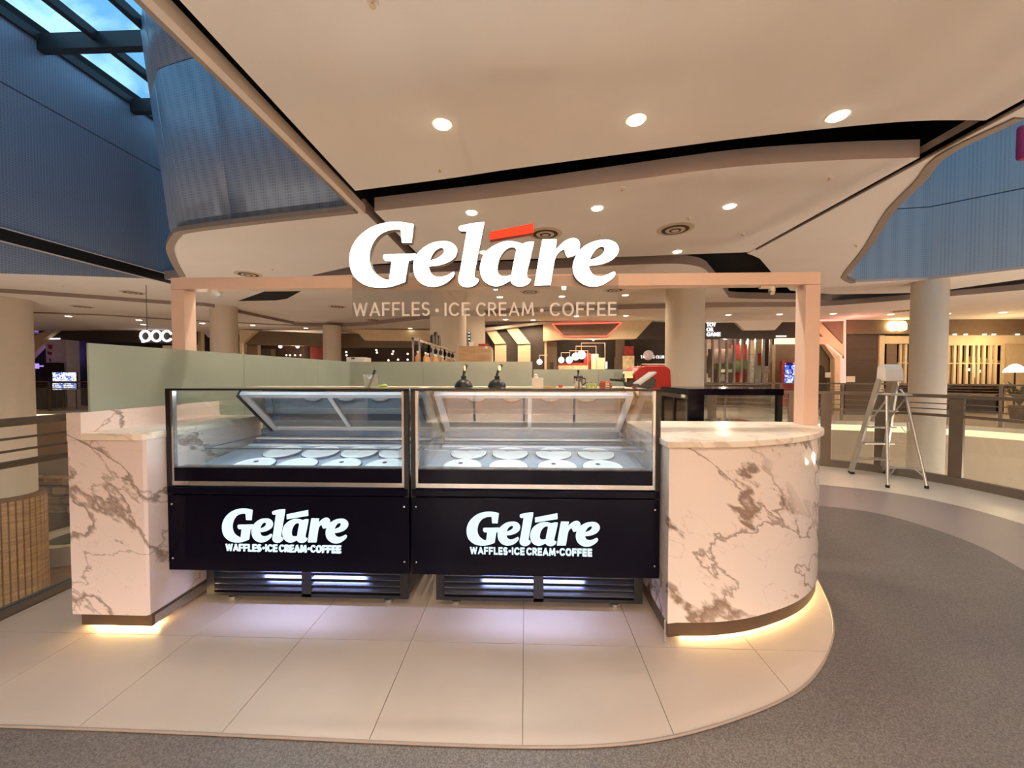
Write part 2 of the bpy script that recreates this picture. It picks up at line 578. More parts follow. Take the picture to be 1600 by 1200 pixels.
    def ball(s, c, r, n=16, m=10):
        prof = [(max(1e-4, r * math.sin(math.pi * i / m)), -r * math.cos(math.pi * i / m)) for i in range(m + 1)]
        return s.lathe(prof, c, n)

    def build(s, name, mat, parent=None, smooth=False, bevel=0.0):
        L = Vector((0, 0, 0))
        q = parent
        while q is not None:
            L += q.location
            q = q.parent
        me = bpy.data.meshes.new(name)
        me.from_pydata([(p[0] - L.x, p[1] - L.y, p[2] - L.z) for p in s.v], [], s.f)
        me.update()
        if smooth:
            for p in me.polygons:
                p.use_smooth = True
        me.materials.append(mat)
        o = bpy.data.objects.new(name, me)
        COL.objects.link(o)
        if parent is not None:
            o.parent = parent
        if smooth:
            b = bmesh.new()
            b.from_mesh(me)
            for e in b.edges:
                if len(e.link_faces) == 2 and e.calc_face_angle(0) > 0.7:
                    e.smooth = False
            b.to_mesh(me)
            b.free()
        if bevel:
            md = o.modifiers.new('edge', 'BEVEL')
            md.width = bevel
            md.segments = 2
            md.limit_method = 'ANGLE'
        return o


def tag(o, label, cat=None, group=None, kind=None):
    o['label'] = label
    if cat:
        o['category'] = cat
    if group:
        o['group'] = group
    if kind:
        o['kind'] = kind
    return o


def thing(name, label, cat, loc=(0, 0, 0), group=None, kind=None):
    o = bpy.data.objects.new(name, None)
    o.empty_display_size = 0.1
    COL.objects.link(o)
    o.location = loc
    return tag(o, label, cat, group, kind)


def struct(name, mb, mat, label, parent=None, **k):
    o = mb.build(name, mat, parent, **k)
    if parent is None:
        tag(o, label, name.split('_')[0], None, 'structure')
    return o


def B(name, mat, parent, *a, **k):
    """one box part"""
    return MB().box(*a).build(name, mat, parent, **k)


def copy_tree(o, parent=None):
    c = o.copy()
    COL.objects.link(c)
    c.parent = parent
    for ch in list(o.children):
        copy_tree(ch, c)
    return c


def lamp(name, loc, watts, parent=None, radius=0.06, color=WARM, kind='POINT', spot=None, rot=None, size=None):
    d = bpy.data.lights.new(name, kind)
    d.energy = watts * LAMP
    d.color = color
    if kind == 'AREA':
        d.shape = 'RECTANGLE'
        d.size, d.size_y = size
    else:
        d.shadow_soft_size = radius
    if kind == 'SPOT':
        d.spot_size = spot
        d.spot_blend = 0.6
    o = bpy.data.objects.new(name, d)
    COL.objects.link(o)
    L = Vector((0, 0, 0))
    q = parent
    while q is not None:
        L += q.location
        q = q.parent
    o.location = Vector(loc) - L
    if rot:
        o.rotation_euler = rot
    if parent is not None:
        o.parent = parent
    return o


# ------------------------------------------------------------------ lettering
def smooth_outline(pts, step=5):
    """closed Catmull-Rom through pts; a third item marks a sharp corner"""
    k = len(pts)
    out = []
    for i in range(k):
        p0, p1, p2, p3 = (pts[(i + d) % k] for d in (-1, 0, 1, 2))
        c1, c2 = len(p1) > 2, len(p2) > 2
        a, b = Vector(p1[:2]), Vector(p2[:2])
        ch = (b - a).length
        m1 = (b - a) if c1 else (b - Vector(p0[:2])) * 0.5
        m2 = (b - a) if c2 else (Vector(p3[:2]) - a) * 0.5
        if m1.length > ch:
            m1 = m1 * (ch / m1.length)
        if m2.length > ch:
            m2 = m2 * (ch / m2.length)
        for j in range(step):
            t = j / step
            h = (2 * t ** 3 - 3 * t * t + 1) * a + (t ** 3 - 2 * t * t + t) * m1 + (-2 * t ** 3 + 3 * t * t) * b + (t ** 3 - t * t) * m2
            out.append((h.x, h.y))
            if c1 and c2:
                break
    return out


def grow(poly, d):
    """move a closed outline outwards by d (inwards when it is a hole: d < 0)"""
    a = sum(poly[i][0] * poly[(i + 1) % len(poly)][1] - poly[(i + 1) % len(poly)][0] * poly[i][1] for i in range(len(poly)))
    sgn = 1 if a > 0 else -1
    k = len(poly)
    out = []
    for i in range(k):
        p, c, n = Vector(poly[i - 1]), Vector(poly[i]), Vector(poly[(i + 1) % k])
        e1, e2 = (c - p), (n - c)
        if e1.length < 1e-6 or e2.length < 1e-6:
            out.append(tuple(c))
            continue
        n1 = Vector((e1.y, -e1.x)).normalized() * sgn
        n2 = Vector((e2.y, -e2.x)).normalized() * sgn
        m = n1 + n2
        if m.length < 0.3:
            m = n1
        m.normalize()
        out.append(tuple(c + m * d))
    return out


def filled(outlines, thick):
    """outlines (x, z) -> list of (verts, faces) of a solid of that thickness, front at y=0"""
    cu = bpy.data.curves.new('outline', 'CURVE')
    cu.dimensions = '2D'
    cu.fill_mode = 'BOTH'
    cu.extrude = thick / 2
    for ol in outlines:
        sp = cu.splines.new('POLY')
        sp.points.add(len(ol) - 1)
        for p, q in zip(sp.points, ol):
            p.co = (q[0], q[1], 0, 1)
        sp.use_cyclic_u = True
    o = bpy.data.objects.new('outline', cu)
    COL.objects.link(o)
    dg = bpy.context.evaluated_depsgraph_get()
    me = o.evaluated_get(dg).to_mesh()
    # curve (x, y, z) -> place (x, y0 - z, z = y)
    vs = [(v.co.x, -v.co.z + thick / 2, v.co.y) for v in me.vertices]
    fs = [tuple(p.vertices) for p in me.polygons]
    o.evaluated_get(dg).to_mesh_clear()
    bpy.data.objects.remove(o)
    bpy.data.curves.remove(cu)
    return vs, fs


def text_solid(s, thick, bold=0.0, spacing=1.0):
    cu = bpy.data.curves.new('text', 'FONT')
    cu.body = s
    cu.extrude = thick / 2
    cu.offset = bold
    cu.space_character = spacing
    cu.resolution_u = 4
    o = bpy.data.objects.new('text', cu)
    COL.objects.link(o)
    dg = bpy.context.evaluated_depsgraph_get()
    me = o.evaluated_get(dg).to_mesh()
    vs = [(v.co.x, -v.co.z + thick / 2, v.co.y) for v in me.vertices]
    fs = [tuple(p.vertices) for p in me.polygons]
    o.evaluated_get(dg).to_mesh_clear()
    bpy.data.objects.remove(o)
    bpy.data.curves.remove(cu)
    return vs, fs


def fit_text(s, x0, x1, z0, z1, y, thick, bold=0.0, spacing=1.0):
    vs, fs = text_solid(s, 1.0, bold, spacing)
    ax, bx = min(v[0] for v in vs), max(v[0] for v in vs)
    az, bz = min(v[2] for v in vs), max(v[2] for v in vs)
    mb = MB()
    mb.add([(x0 + (v[0] - ax) / (bx - ax) * (x1 - x0), y + v[1] * thick, z0 + (v[2] - az) / (bz - az) * (z1 - z0)) for v in vs], fs)
    return mb


def _arc(cx, cy, rx, ry, a0, a1, n=10):
    return [(cx + rx * math.cos(math.radians(a0 + (a1 - a0) * i / n)), cy + ry * math.sin(math.radians(a0 + (a1 - a0) * i / n))) for i in range(n + 1)]


BLOCK = {'I': (0.0, [[(0, 0), (0, 1)]]), 'L': (0.42, [[(0, 1), (0, 0), (0.42, 0)]]),
         'E': (0.45, [[(0.45, 1), (0, 1), (0, 0), (0.45, 0)], [(0, 0.5), (0.42, 0.5)]]), 'F': (0.45, [[(0.45, 1), (0, 1), (0, 0)], [(0, 0.5), (0.40, 0.5)]]),
         'W': (0.95, [[(0, 1), (0.22, 0), (0.475, 0.95), (0.73, 0), (0.95, 1)]]), 'A': (0.66, [[(0, 0), (0.33, 1), (0.66, 0)], [(0.12, 0.28), (0.54, 0.28)]]),
         'M': (0.80, [[(0, 0), (0.10, 1), (0.40, 0.15), (0.70, 1), (0.80, 0)]]), 'C': (0.60, [_arc(0.34, 0.5, 0.34, 0.5, 45, 315, 14)]),
         'O': (0.68, [_arc(0.34, 0.5, 0.34, 0.5, 0, 360, 18)]), 'R': (0.50, [[(0, 0), (0, 1), (0.25, 1)] + _arc(0.25, 0.75, 0.22, 0.25, 90, -90, 8)[1:] + [(0, 0.5)], [(0.24, 0.5), (0.50, 0)]]),
         'S': (0.46, [_arc(0.23, 0.75, 0.23, 0.25, 40, 270, 8) + _arc(0.23, 0.25, 0.23, 0.25, 90, -140, 8)[1:]])}


def block_text(word, x0, x1, z0, z1, y, thick, stroke=0.24, gap=0.10):
    """heavy block capitals made of bars, fitted into x0..x1, z0..z1"""
    segs, cx = [], 0.0
    for ch in word:
        w, lines = BLOCK[ch]
        for ln in lines:
            segs += [((cx + a[0], a[1]), (cx + b[0], b[1])) for a, b in zip(ln, ln[1:])]
        cx += w + stroke + gap
    tot = cx - gap
    sx, sz = (x1 - x0) / tot, (z1 - z0) / (1 + stroke)
    mb = MB()
    for a, b in segs:
        A, Bv = Vector(a), Vector(b)
        d = (Bv - A).normalized() * (stroke * 0.5)
        nrm = Vector((-d.y, d.x))
        A2, B2 = A - d * 0.9, Bv + d * 0.9
        q = [A2 - nrm, B2 - nrm, B2 + nrm, A2 + nrm]
        q = [(x0 + (p.x + stroke / 2) * sx, z0 + (p.y + stroke / 2) * sz) for p in q]
        mb.prism_y(q, y - 0.00003 * len(mb.f), y + thick)      # each bar a hair prouder than the last
    # keep the pieces inside the cap line
    mb.v = [(v[0], v[1], min(max(v[2], z0), z1)) for v in mb.v]
    return mb


def face_split(o, face_mat, side_mat):
    """front (towards -y) keeps face_mat, returns get side_mat"""
    me = o.data
    me.materials.clear()
    me.materials.append(face_mat)
    me.materials.append(side_mat)
    for p in me.polygons:
        p.material_index = 0 if abs(p.normal.y) > 0.9 and p.center.y < (min(v.co.y for v in me.vertices) + 1e-4) else 1


C = 'c'
LET = {  # outlines in picture pixels x10, with the picture offset of each
    'G': ((540, 340), [[(1065, 105, C), (950, 80), (820, 68), (650, 75), (500, 110), (350, 180), (220, 285), (130, 400), (75, 530), (60, 660), (75, 790), (120, 900), (200, 985), (300, 1050), (420, 1085), (560, 1095), (700, 1080), (820, 1045), (930, 1005, C), (985, 680, C), (1095, 645, C), (1098, 560, C), (840, 570), (600, 575, C), (588, 610), (600, 650), (625, 678, C), (718, 680, C), (680, 975, C), (590, 955), (500, 900), (430, 830), (385, 730), (372, 620), (390, 500), (440, 380), (520, 280), (620, 220), (740, 188), (860, 188, C), (878, 390, C), (1030, 392, C)]]),
    'e': ((640, 340), [[(690, 850), (700, 885), (670, 935), (600, 1000), (500, 1055), (380, 1080), (260, 1065), (160, 1010), (95, 930), (62, 820), (62, 700), (95, 600), (160, 520), (260, 440), (380, 385), (500, 370), (610, 375), (690, 415), (735, 475), (740, 540), (715, 610), (650, 670), (560, 715), (440, 748), (300, 762, C), (315, 830), (350, 890), (420, 925), (500, 925), (590, 900), (650, 865)], [(320, 668, C), (345, 600), (390, 530), (440, 490), (495, 470), (535, 490), (540, 530), (510, 580), (450, 625), (380, 655)]]),
    'l': ((640, 340), [[(1168, 70, C), (1050, 78), (920, 100), (780, 135), (768, 165), (775, 195), (800, 210, C), (893, 212, C), (860, 420), (820, 650), (790, 820), (765, 930), (765, 1000), (800, 1055), (870, 1085), (940, 1085), (1020, 1055), (1070, 1005), (1080, 965, C), (1040, 945), (1015, 920), (1015, 870), (1060, 620), (1110, 370)]]),
    'a': ((740, 340), [[(945, 375, C), (860, 378), (760, 408, C), (700, 388), (600, 370), (480, 375), (360, 415), (240, 490), (160, 580), (115, 690), (100, 790), (115, 900), (160, 985), (240, 1045), (340, 1072), (440, 1055), (520, 1015), (578, 985, C), (600, 1030), (660, 1065), (730, 1078), (810, 1060), (870, 1020), (900, 965, C), (850, 945), (832, 910), (835, 850), (890, 620)], [(665, 500), (640, 470), (590, 462), (520, 490), (450, 560), (400, 650), (375, 750), (372, 830), (400, 890), (450, 915), (530, 912), (595, 890, C), (610, 780), (640, 640), (662, 540)]]),
    'r': ((820, 340), [[(275, 340, C), (500, 340, C), (475, 510, C), (540, 440), (620, 370), (700, 330), (770, 320), (830, 345), (858, 395), (858, 450), (850, 510), (820, 555), (770, 595), (670, 622, C), (645, 590), (615, 492, C), (550, 530), (490, 600), (460, 700), (400, 1055, C), (150, 1062, C), (210, 700)]]),
    'e2': ((820, 340), [[(1400, 845), (1415, 880), (1385, 930), (1300, 1000), (1200, 1055), (1080, 1078), (960, 1060), (860, 1005), (790, 930), (755, 830), (755, 720), (790, 620), (850, 520), (940, 440), (1060, 380), (1180, 350), (1300, 345), (1400, 380), (1455, 440), (1468, 510), (1440, 580), (1380, 645), (1290, 695), (1160, 735), (1005, 752, C), (1010, 800), (1050, 870), (1110, 910), (1200, 915), (1290, 890), (1350, 860)], [(1015, 660, C), (1050, 580), (1110, 500), (1180, 455), (1225, 455), (1248, 490), (1230, 545), (1180, 595), (1110, 630)]]),
    'bar': ((740, 340), [[(250, 225, C), (935, 85, C), (940, 235, C), (250, 350, C)]]),
}
ORDER = ['G', 'e', 'l', 'a', 'r', 'e2']


def letter_px(k):
    (ox, oy), cs = LET[k]
    return [[(ox + x / 10, oy + y / 10) for x, y in smooth_outline(c)] for c in cs]


def curve(pts, n=6):
    """open Catmull-Rom"""
    out = []
    P = [Vector(p) for p in pts]
    for i in range(len(P) - 1):
        p0 = P[i - 1] if i else P[0] * 2 - P[1]
        p3 = P[i + 2] if i + 2 < len(P) else P[-1] * 2 - P[-2]
        a, b = P[i], P[i + 1]
        for j in range(n):
            t = j / n
            out.append(tuple(0.5 * ((2 * a) + (b - p0) * t + (2 * p0 - 5 * a + 4 * b - p3) * t * t + (3 * a - p0 - 3 * b + p3) * t ** 3)))
    out.append(tuple(P[-1]))
    return out


# ================================================================== SETTING: floors
FZ = -0.008
edge_r = curve([(5.9, -7.0), (5.95, 0.0), (5.9, 3.0), (5.8, 4.4), (5.63, 5.2), (5.25, 5.85), (4.76, 6.26), (4.0, 6.6), (2.5, 6.8)], 5)
FLOOR = struct('floor', MB().prism([(-3.16, -7)] + edge_r + [(-3.16, 6.8)], -0.45, FZ), M['terrazzo'], 'grey speckled terrazzo floor curving around the ice cream kiosk')
cream_in = curve([(4.7, -7), (4.78, 1.5), (4.83, 3.2), (4.815, 3.845), (4.77, 4.351), (4.508, 4.798), (3.911, 5.131), (3.2, 5.35), (2.3, 5.45)], 5)
mauve_in = curve([(2.2, -7), (2.6, -1), (3.1, 1.8), (3.679, 2.929), (3.835, 3.491), (3.693, 4.062), (3.281, 4.299), (2.7, 4.45), (2.3, 4.5)], 5)
tag(MB().prism(cream_in + edge_r[::-1][:-1] + [(5.9, -7)], FZ, FZ + 0.003).build('border_band', M['cream_floor'], FLOOR), 'cream border band along the railing')
tag(MB().prism(mauve_in + cream_in[::-1], FZ, FZ + 0.002).build('mauve_band', M['mauve'], FLOOR), 'lighter mauve band')

plat = curve([(-3.06, 1.467), (-2.155, 1.467), (-1.6, 1.466), (-1.07, 1.460), (-0.55, 1.453), (0, 1.453), (0.323, 1.472), (0.585, 1.516), (0.883, 1.606), (1.196, 1.736), (1.438, 1.895), (1.687, 2.133), (1.84, 2.335), (1.95, 2.53), (2.10, 2.85), (2.2, 3.2), (2.25, 3.7)], 4) + [(2.25, 5.6), (-3.06, 5.6)]


def clip(poly, x0, x1, y0, y1):
    for ax, lim, keep in ((0, x0, 1), (0, x1, -1), (1, y0, 1), (1, y1, -1)):
        out = []
        for i in range(len(poly)):
            a, b = poly[i], poly[(i + 1) % len(poly)]
            ia, ib = (a[ax] - lim) * keep >= 0, (b[ax] - lim) * keep >= 0
            if ia:
                out.append(a)
            if ia != ib:
                t = (lim - a[ax]) / (b[ax] - a[ax])
                out.append((a[0] + (b[0] - a[0]) * t, a[1] + (b[1] - a[1]) * t))
        poly = out
        if len(poly) < 3:
            return None
    return poly


MB().prism(plat, FZ, -0.0035).build('screed', M['grout'], FLOOR)
TX, TY = 0.6045, 1.2
for r in range(-1, 3):
    for c in range(-6, 5):
        x0, y0 = -0.01 + c * TX, 2.018 + r * TY
        q = clip(plat, x0 + 0.0016, x0 + TX - 0.0016, y0 + 0.0016, y0 + TY - 0.0016)
        if q:
            MB().prism(q, FZ, 0.0).build('tile', M['tile'], FLOOR)
pl = [(p[0], p[1], -0.003) for p in plat[:len(plat) - 2]]
tag(MB().tube(pl, 0.006, 6).build('edge_trim', M['trim_grey'], FLOOR, smooth=True), 'thin metal trim around the tiled platform')

# kerbs under the two balustrades
kr = [(p[0] - 0.0, p[1]) for p in edge_r]
kin = [(p[0] - 0.06, p[1] - 0.06) for p in edge_r]
struct('trim_1', MB().prism(edge_r + kin[::-1], FZ, 0.10), M['kerb'], 'grey kerb under the glass balustrade behind the stepladder')
struct('trim_2', MB().box(-3.16, -3.08, -7, 6.8, FZ, 0.035), M['kerb'], 'dark grey kerb strip beside the marble counter')

# opposite galleries, lower floor
far_edge = curve([(-24, 14.2), (-12, 14.6), (-8, 14.3), (-2, 13.4), (4, 12.9), (8, 12.7), (10.2, 12.2), (12.0, 11.5), (13.2, 10.3), (14.4, 8.2), (15, 5), (15, -7)], 5)
struct('floor_opposite', MB().prism(far_edge + [(24, -7), (24, 21), (-24, 21)], -0.12, 0), M['cream_floor'], 'pale floor of the opposite gallery across the void')
ribbon = [(p[0], p[1]) for p in far_edge]
fe_in = [(p[0] + 0.02, p[1] + 0.12) for p in far_edge]
struct('wall_balcony', MB().prism(ribbon + [(p[0] + 0.25, p[1] + 0.25) for p in far_edge][::-1], -2.6, -0.30), M['beige_wall'], 'beige balcony fascia of the opposite gallery below the lit strip')
cove = [(p[0] + 0.03, p[1] + 0.03) for p in far_edge]
tag(MB().prism(cove + fe_in[::-1], -0.30, -0.12).build('cove_light', M['cream_glow']), 'continuous glowing cream cove strip along the opposite floor edge', 'cove light')
struct('floor_lower', MB().box(-24, 24, -10, 22, -4.7, -4.5), M['brick_lo'], 'brown floor of the level below seen through the balustrade')
struct('floor_gallery', MB().box(-24, -9.2, -8, 14.3, -0.4, -0.3), M['cream_floor'], 'gallery floor on the far side of the void') if False else None

# ================================================================== SETTING: ceilings
CZ = 3.5
UP = 0.17


def cz(pts, z=CZ):
    return [onZ(px, py, z) for px, py in pts]


p1_far = curve(cz([(555, 298), (700, 279), (800, 264), (1000, 237), (1150, 217), (1300, 200), (1431, 189), (1540, 188)]), 4)
struct('ceiling_near', MB().prism([(-1.88, -7)] + p1_far + [(3.72, -7)], CZ, CZ + 0.05), M['plaster'], 'large flat beige ceiling panel over the front of the kiosk')
p2_near = curve(cz([(585, 330), (800, 305.6), (1000, 279), (1150, 260.6), (1300, 250.5), (1437, 246)]), 4)
p2_far = curve(cz([(1170, 394), (1060, 398), (980, 401), (780, 406), (665, 409)]), 4)
struct('ceiling_middle', MB().prism(p2_near + p2_far, CZ, CZ + UP), M['plaster'], 'second beige ceiling panel beyond the curved black slot')

void1 = curve(cz([(559, 332), (420, 347), (300, 362), (283, 369), (275, 379), (272, 390), (276, 405), (283, 420), (290, 432)]), 5)
wall_end = onZ(265, 436, CZ)
near3 = curve(cz([(487, 431.5), (555, 429), (640, 426), (850, 420), (980, 414), (1050, 412), (1085, 415), (1100, 420), (1108, 427), (1130, 452), (1137, 461), (1150, 466), (1250, 468), (1300, 470), (1420, 468), (1480, 462), (1600, 445)]), 4)
left_far = cz([(490, 429.5), (555, 415), (612, 411), (657, 408)])
ceil_far = [(-2.035, void1[0][1])] + void1 + [wall_end, onZ(0, 427, CZ), (-24, 7.8), (-24, 21), (24, 21), (24, 5.2)] + near3[::-1] + left_far + [(-2.035, left_far[-1][1])]
struct('ceiling_far', MB().prism(ceil_far, CZ, CZ + UP), M['plaster'], 'beige ceiling running from the blue void to the far shops')
void2 = curve(cz([(1337, 441), (1325, 435), (1326, 427), (1360, 386), (1397, 330), (1446, 281), (1484, 240), (1600, 184)]), 5)
v2far = cz([(1600, 420), (1450, 437)])
right_far = cz([(1176, 399), (1187, 404), (1205, 425), (1235, 454), (1300, 460), (1420, 458), (1480, 453), (1600, 436)])
ceil_right = [(3.78, -7), (3.78, right_far[0][1] - 0.1)] + right_far + [(24, 4.6), (24, 4.0)] + v2far + void2 + [(3.95, void2[-1][1] - 0.25), (3.95, -7)]
struct('ceiling_right', MB().prism(ceil_right, CZ, CZ + 0.12), M['plaster'], 'beige ceiling between the straight slot and the right blue void')
# dropped bands in front of the shops
bandB = curve(cz([(-200, 441), (0, 451), (120, 459), (265, 470), (320, 473), (345, 478)], 3.5), 4)
struct('ceiling_drop', MB().prism(bandB + [(bandB[-1][0] + 0.1, bandB[-1][1] + 3.5), (-24, 14), (-24, 9.0)], 3.40, CZ), M['plaster'], 'dropped ceiling band curving past the left column')
bandC = curve([(-24, 10.3), (-15, 11.7), (-12.3, 13.3), (-10.4, 14.3), (-8.4, 15.2), (-6.5, 15.0), (-3.3, 13.2), (0, 11.9), (5.2, 11.25), (8, 11.2), (9.2, 10.7), (10.2, 10.0), (11.7, 8.8), (14, 6), (24, 0)], 4)
struct('ceiling_outer', MB().prism(bandC + [(24, 21), (-24, 21)], 3.36, CZ - 0.002), M['plaster'], 'lowest ceiling band in front of the opposite shops')
# flat black patch painted for the dark pocket of the far ceiling
struct('ceiling_pocket', MB().prism(cz([(372, 470.5), (418, 454), (476, 452), (448, 467), (430, 469.5)], CZ - 0.005), CZ - 0.005, CZ), M['black'], 'flat black patch standing for the unlit slanted pocket in the ceiling behind the copper beam')
# trims along the two straight slots and around the voids
struct('trim_3', MB().box(-2.10, -2.035, -7, void1[0][1] + 0.02, CZ - 0.02, CZ + 0.09), M['trim_bright'], 'bright straight ceiling trim along the left blue void')
struct('trim_4', MB().box(-2.16, -2.10, -7, void1[0][1], CZ, CZ + 0.06), M['trim_grey'], 'taupe edge strip of the left blue void')


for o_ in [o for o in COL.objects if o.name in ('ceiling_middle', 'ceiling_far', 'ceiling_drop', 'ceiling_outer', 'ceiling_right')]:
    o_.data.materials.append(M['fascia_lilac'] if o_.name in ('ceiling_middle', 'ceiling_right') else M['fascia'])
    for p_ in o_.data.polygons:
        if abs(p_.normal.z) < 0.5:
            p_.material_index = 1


def rim(pts, w, z0, z1):
    inn = []
    for i, p in enumerate(pts):
        a, b = Vector(pts[max(0, i - 1)]), Vector(pts[min(len(pts) - 1, i + 1)])
        t = (b - a).normalized()
        nrm = Vector((-t.y, t.x))
        inn.append((p[0] + nrm.x * w, p[1] + nrm.y * w))
    return MB().prism(list(pts) + inn[::-1], z0, z1)


struct('trim_5', rim(void1, 0.10, CZ - 0.015, CZ + 0.05), M['trim_grey'], 'brown rim around the curved corner of the left blue void')
struct('trim_6', rim(void2, -0.09, CZ - 0.015, CZ + 0.05), M['trim_grey'], 'brown rim around the right blue void')
struct('trim_7', MB().box(3.70, 3.78, -7, p1_far[-1][1] - 0.02, CZ + 0.1, CZ + 0.14), M['black'], 'black strip darkening the straight slot beside the right ceiling')  # solid black strip in place of the slot's shade
struct('trim_8', MB().box(3.78, 3.80, -7, 6.5, CZ - 0.02, CZ + 0.05), M['trim_grey'], 'taupe edge of the right ceiling along the straight slot')
# black sheets added overhead so the slots stay dark
struct('ceiling_dark_sheet', MB().box(-2.10, 3.90, -7, 6.8, 4.15, 4.25), M['black'], 'black sheet added to darken the ceiling slots')
struct('ceiling_dark_sheet_rear', MB().prism([(-5.2, 6.85), (5.2, 6.85), (7.4, 9.2), (8.2, 11.5), (-5.2, 11.5)], 4.15, 4.25), M['black'], 'black sheet added to darken the rear ceiling opening')
for nm, x0, x1 in (('wall_slot_left', -2.10, -2.08), ('wall_slot_right', 3.88, 3.90)):
    struct(nm, MB().box(x0, x1, -7, 6.8, CZ + 0.10, 4.15), M['black'], 'black sheet added to darken the slot side ' + ('beside the left blue void' if x0 < 0 else 'beside the right ceiling'))

# ------------------------------------------------------------------ void walls (blue perforated panels)
SKY_Z = 6.85
WX = -7.8


def ribbon_wall(pts, z0, z1, lean=(0, 0), t=0.04):
    """thin curved wall standing on the outline pts"""
    mb = MB()
    k = len(pts)
    h = (SKY_Z - CZ)
    v, f = [], []
    for z in (z0, z1):
        s = (z - CZ) / h
        for p in pts:
            v.append((p[0] + lean[0] * s, p[1] + lean[1] * s, z))
    for i in range(k - 1):
        f.append((i, i + 1, k + i + 1, k + i))
    mb.add(v, f)
    return mb


def solid(o, t=0.04):
    md = o.modifiers.new('thickness', 'SOLIDIFY')
    md.thickness = t
    md.offset = 0
    return o


wv = thing('wall_void', 'curved blue perforated wall turning the corner of the left void', 'wall', (void1[0][0], void1[0][1], CZ), kind='structure')
back1 = [(void1[0][0], void1[0][1] - 12.0)] + void1
for z0, z1 in ((CZ + 0.05, 5.78), (5.80, SKY_Z)):
    # split into bent panels the photo shows
    cuts = [0, 7, 16, 26, len(void1) - 1]
    for a, b in zip(cuts, cuts[1:]):
        solid(ribbon_wall(void1[a:b + 1], z0, z1, (-0.35, -0.1)).build('panel', M['blue_metal'], wv, smooth=True))
MB().box(-2.16, -2.12, -3, void1[0][1], CZ + 0.05, SKY_Z).build('side_panel', M['blue_metal'], wv)
wl = thing('wall_left', 'tall straight blue perforated wall under the skylight', 'wall', (WX, 5, CZ), kind='structure')
yA, zA = onX(0, 427, WX)
yB, zB = onX(262, 436, WX)
MB().prism_x([(-3, zA - 0.7), (yA, zA), (yB, zB), (9.0, zB), (9.0, 5.78), (-3, 5.78)], WX - 0.04, WX).build('panel', M['blue_metal'], wl)
MB().prism_x([(-3, 5.80), (9.0, 5.80), (9.0, SKY_Z), (-3, SKY_Z)], WX - 0.04, WX).build('panel', M['blue_metal'], wl)
s0, s1 = onX(0, 360, WX), onX(262, 434, WX)
tag(MB().prism_x([(-3, 3.42), (8.35, 3.42), (8.35, 3.62), (-3, 3.62)], WX - 0.01, WX + 0.015).build('slot_channel', M['satin_black'], wl), 'dark recessed channel')
for z in (3.42, 3.62):
    tag(MB().box(WX + 0.0, WX + 0.022, -3, 8.35, z - 0.008, z + 0.008).build('slot_edge', M['white_trim'], wl), 'bright channel edge line')
MB().box(WX, -2.16, -3.05, -3.0, CZ, SKY_Z).build('end_panel', M['blue_metal'], wl)
MB().box(WX - 0.5, void1[-1][0] - 0.3, 8.9, 8.95, CZ + 0.18, SKY_Z).build('end_panel', M['blue_metal'], wl)

wr = thing('wall_right', 'blue perforated wall inside the right ceiling void', 'wall', (void2[0][0], void2[0][1], CZ), kind='structure')
v2all = v2far + void2
for z0, z1 in ((CZ + 0.05, 5.05), (5.07, SKY_Z)):
    solid(ribbon_wall([(16, v2far[0][1] - 0.8)] + v2far + void2[:3], z0, z1, (0, 0.0)).build('panel', M['blue_metal_r'], wr))
    cuts = [2, 9, 16, 23, len(void2) - 1]
    for a, b in zip(cuts, cuts[1:]):
        solid(ribbon_wall(void2[a:b + 1], z0, z1, (0.25, -0.1)).build('panel', M['blue_metal_r'], wr, smooth=True))
MB().box(3.95, 3.99, -3, void2[-1][1], CZ + 0.05, SKY_Z).build('side_panel', M['blue_metal_r'], wr)
MB().box(16, 16.05, -3, 8.9, CZ, SKY_Z).build('side_panel', M['blue_metal_r'], wr)
MB().box(3.95, 16, -3.05, -3, CZ, SKY_Z).build('end_panel', M['blue_metal_r'], wr)
for px in (1360, 1381, 1405, 1435):
    x, y = onZ(px, 430, CZ)
gap_back = [(18, v2far[0][1] - 0.7)] + [(p[0], p[1] + 0.25) for p in v2far] + [(p[0] - 0.25, p[1] + 0.25) for p in void2[:8]]
o_ = struct('wall_dark_sheet', ribbon_wall(gap_back, CZ + 0.125, SKY_Z), M['black'], 'unseen black sheet added to darken the right ceiling gap')  # added to cover the blue panels so the gap reads dark
solid(o_, 0.03)
# ------------------------------------------------------------------ roof and skylights
roof = MB()
for b in ((-24, 24, 8.95, 22), (-24, 24, -10, -3.0), (-24, WX, -3.0, 8.95), (-2.16, 3.95, -3.0, 8.95), (16, 24, -3.0, 8.95)):
    roof.box(b[0], b[1], b[2], b[3], SKY_Z + 0.02, SKY_Z + 0.2)
struct('ceiling_roof', roof, M['black'], 'black roof deck above the mall')
yb = [-3.0, -1.2, 0.25, 1.7, 3.15, 4.6, 6.05, 7.5, 8.95]
sk = thing('window_1', 'steel framed glass skylight over the left blue void', 'skylight', (-5, 6, SKY_Z), kind='structure')
xm = [WX, -6.85, -5.9, -4.95, -4.0, -3.05, -2.16]
for y in yb:
    B('beam', M['steel_dark'], sk, WX, -2.16, y - 0.06, y + 0.06, SKY_Z - 0.22, SKY_Z + 0.03)
for x in xm:
    B('mullion', M['steel_dark'], sk, x - 0.05, x + 0.05, -3, 8.95, SKY_Z - 0.08, SKY_Z + 0.05)
for i in range(len(xm) - 1):
    for j in range(len(yb) - 1):
        B('pane', M['sky_glass'], sk, xm[i] + 0.05, xm[i + 1] - 0.05, yb[j] + 0.06, yb[j + 1] - 0.06, SKY_Z + 0.03, SKY_Z + 0.036)
sk2 = thing('window_2', 'steel framed glass skylight over the right blue void', 'skylight', (8, 3, SKY_Z), kind='structure')
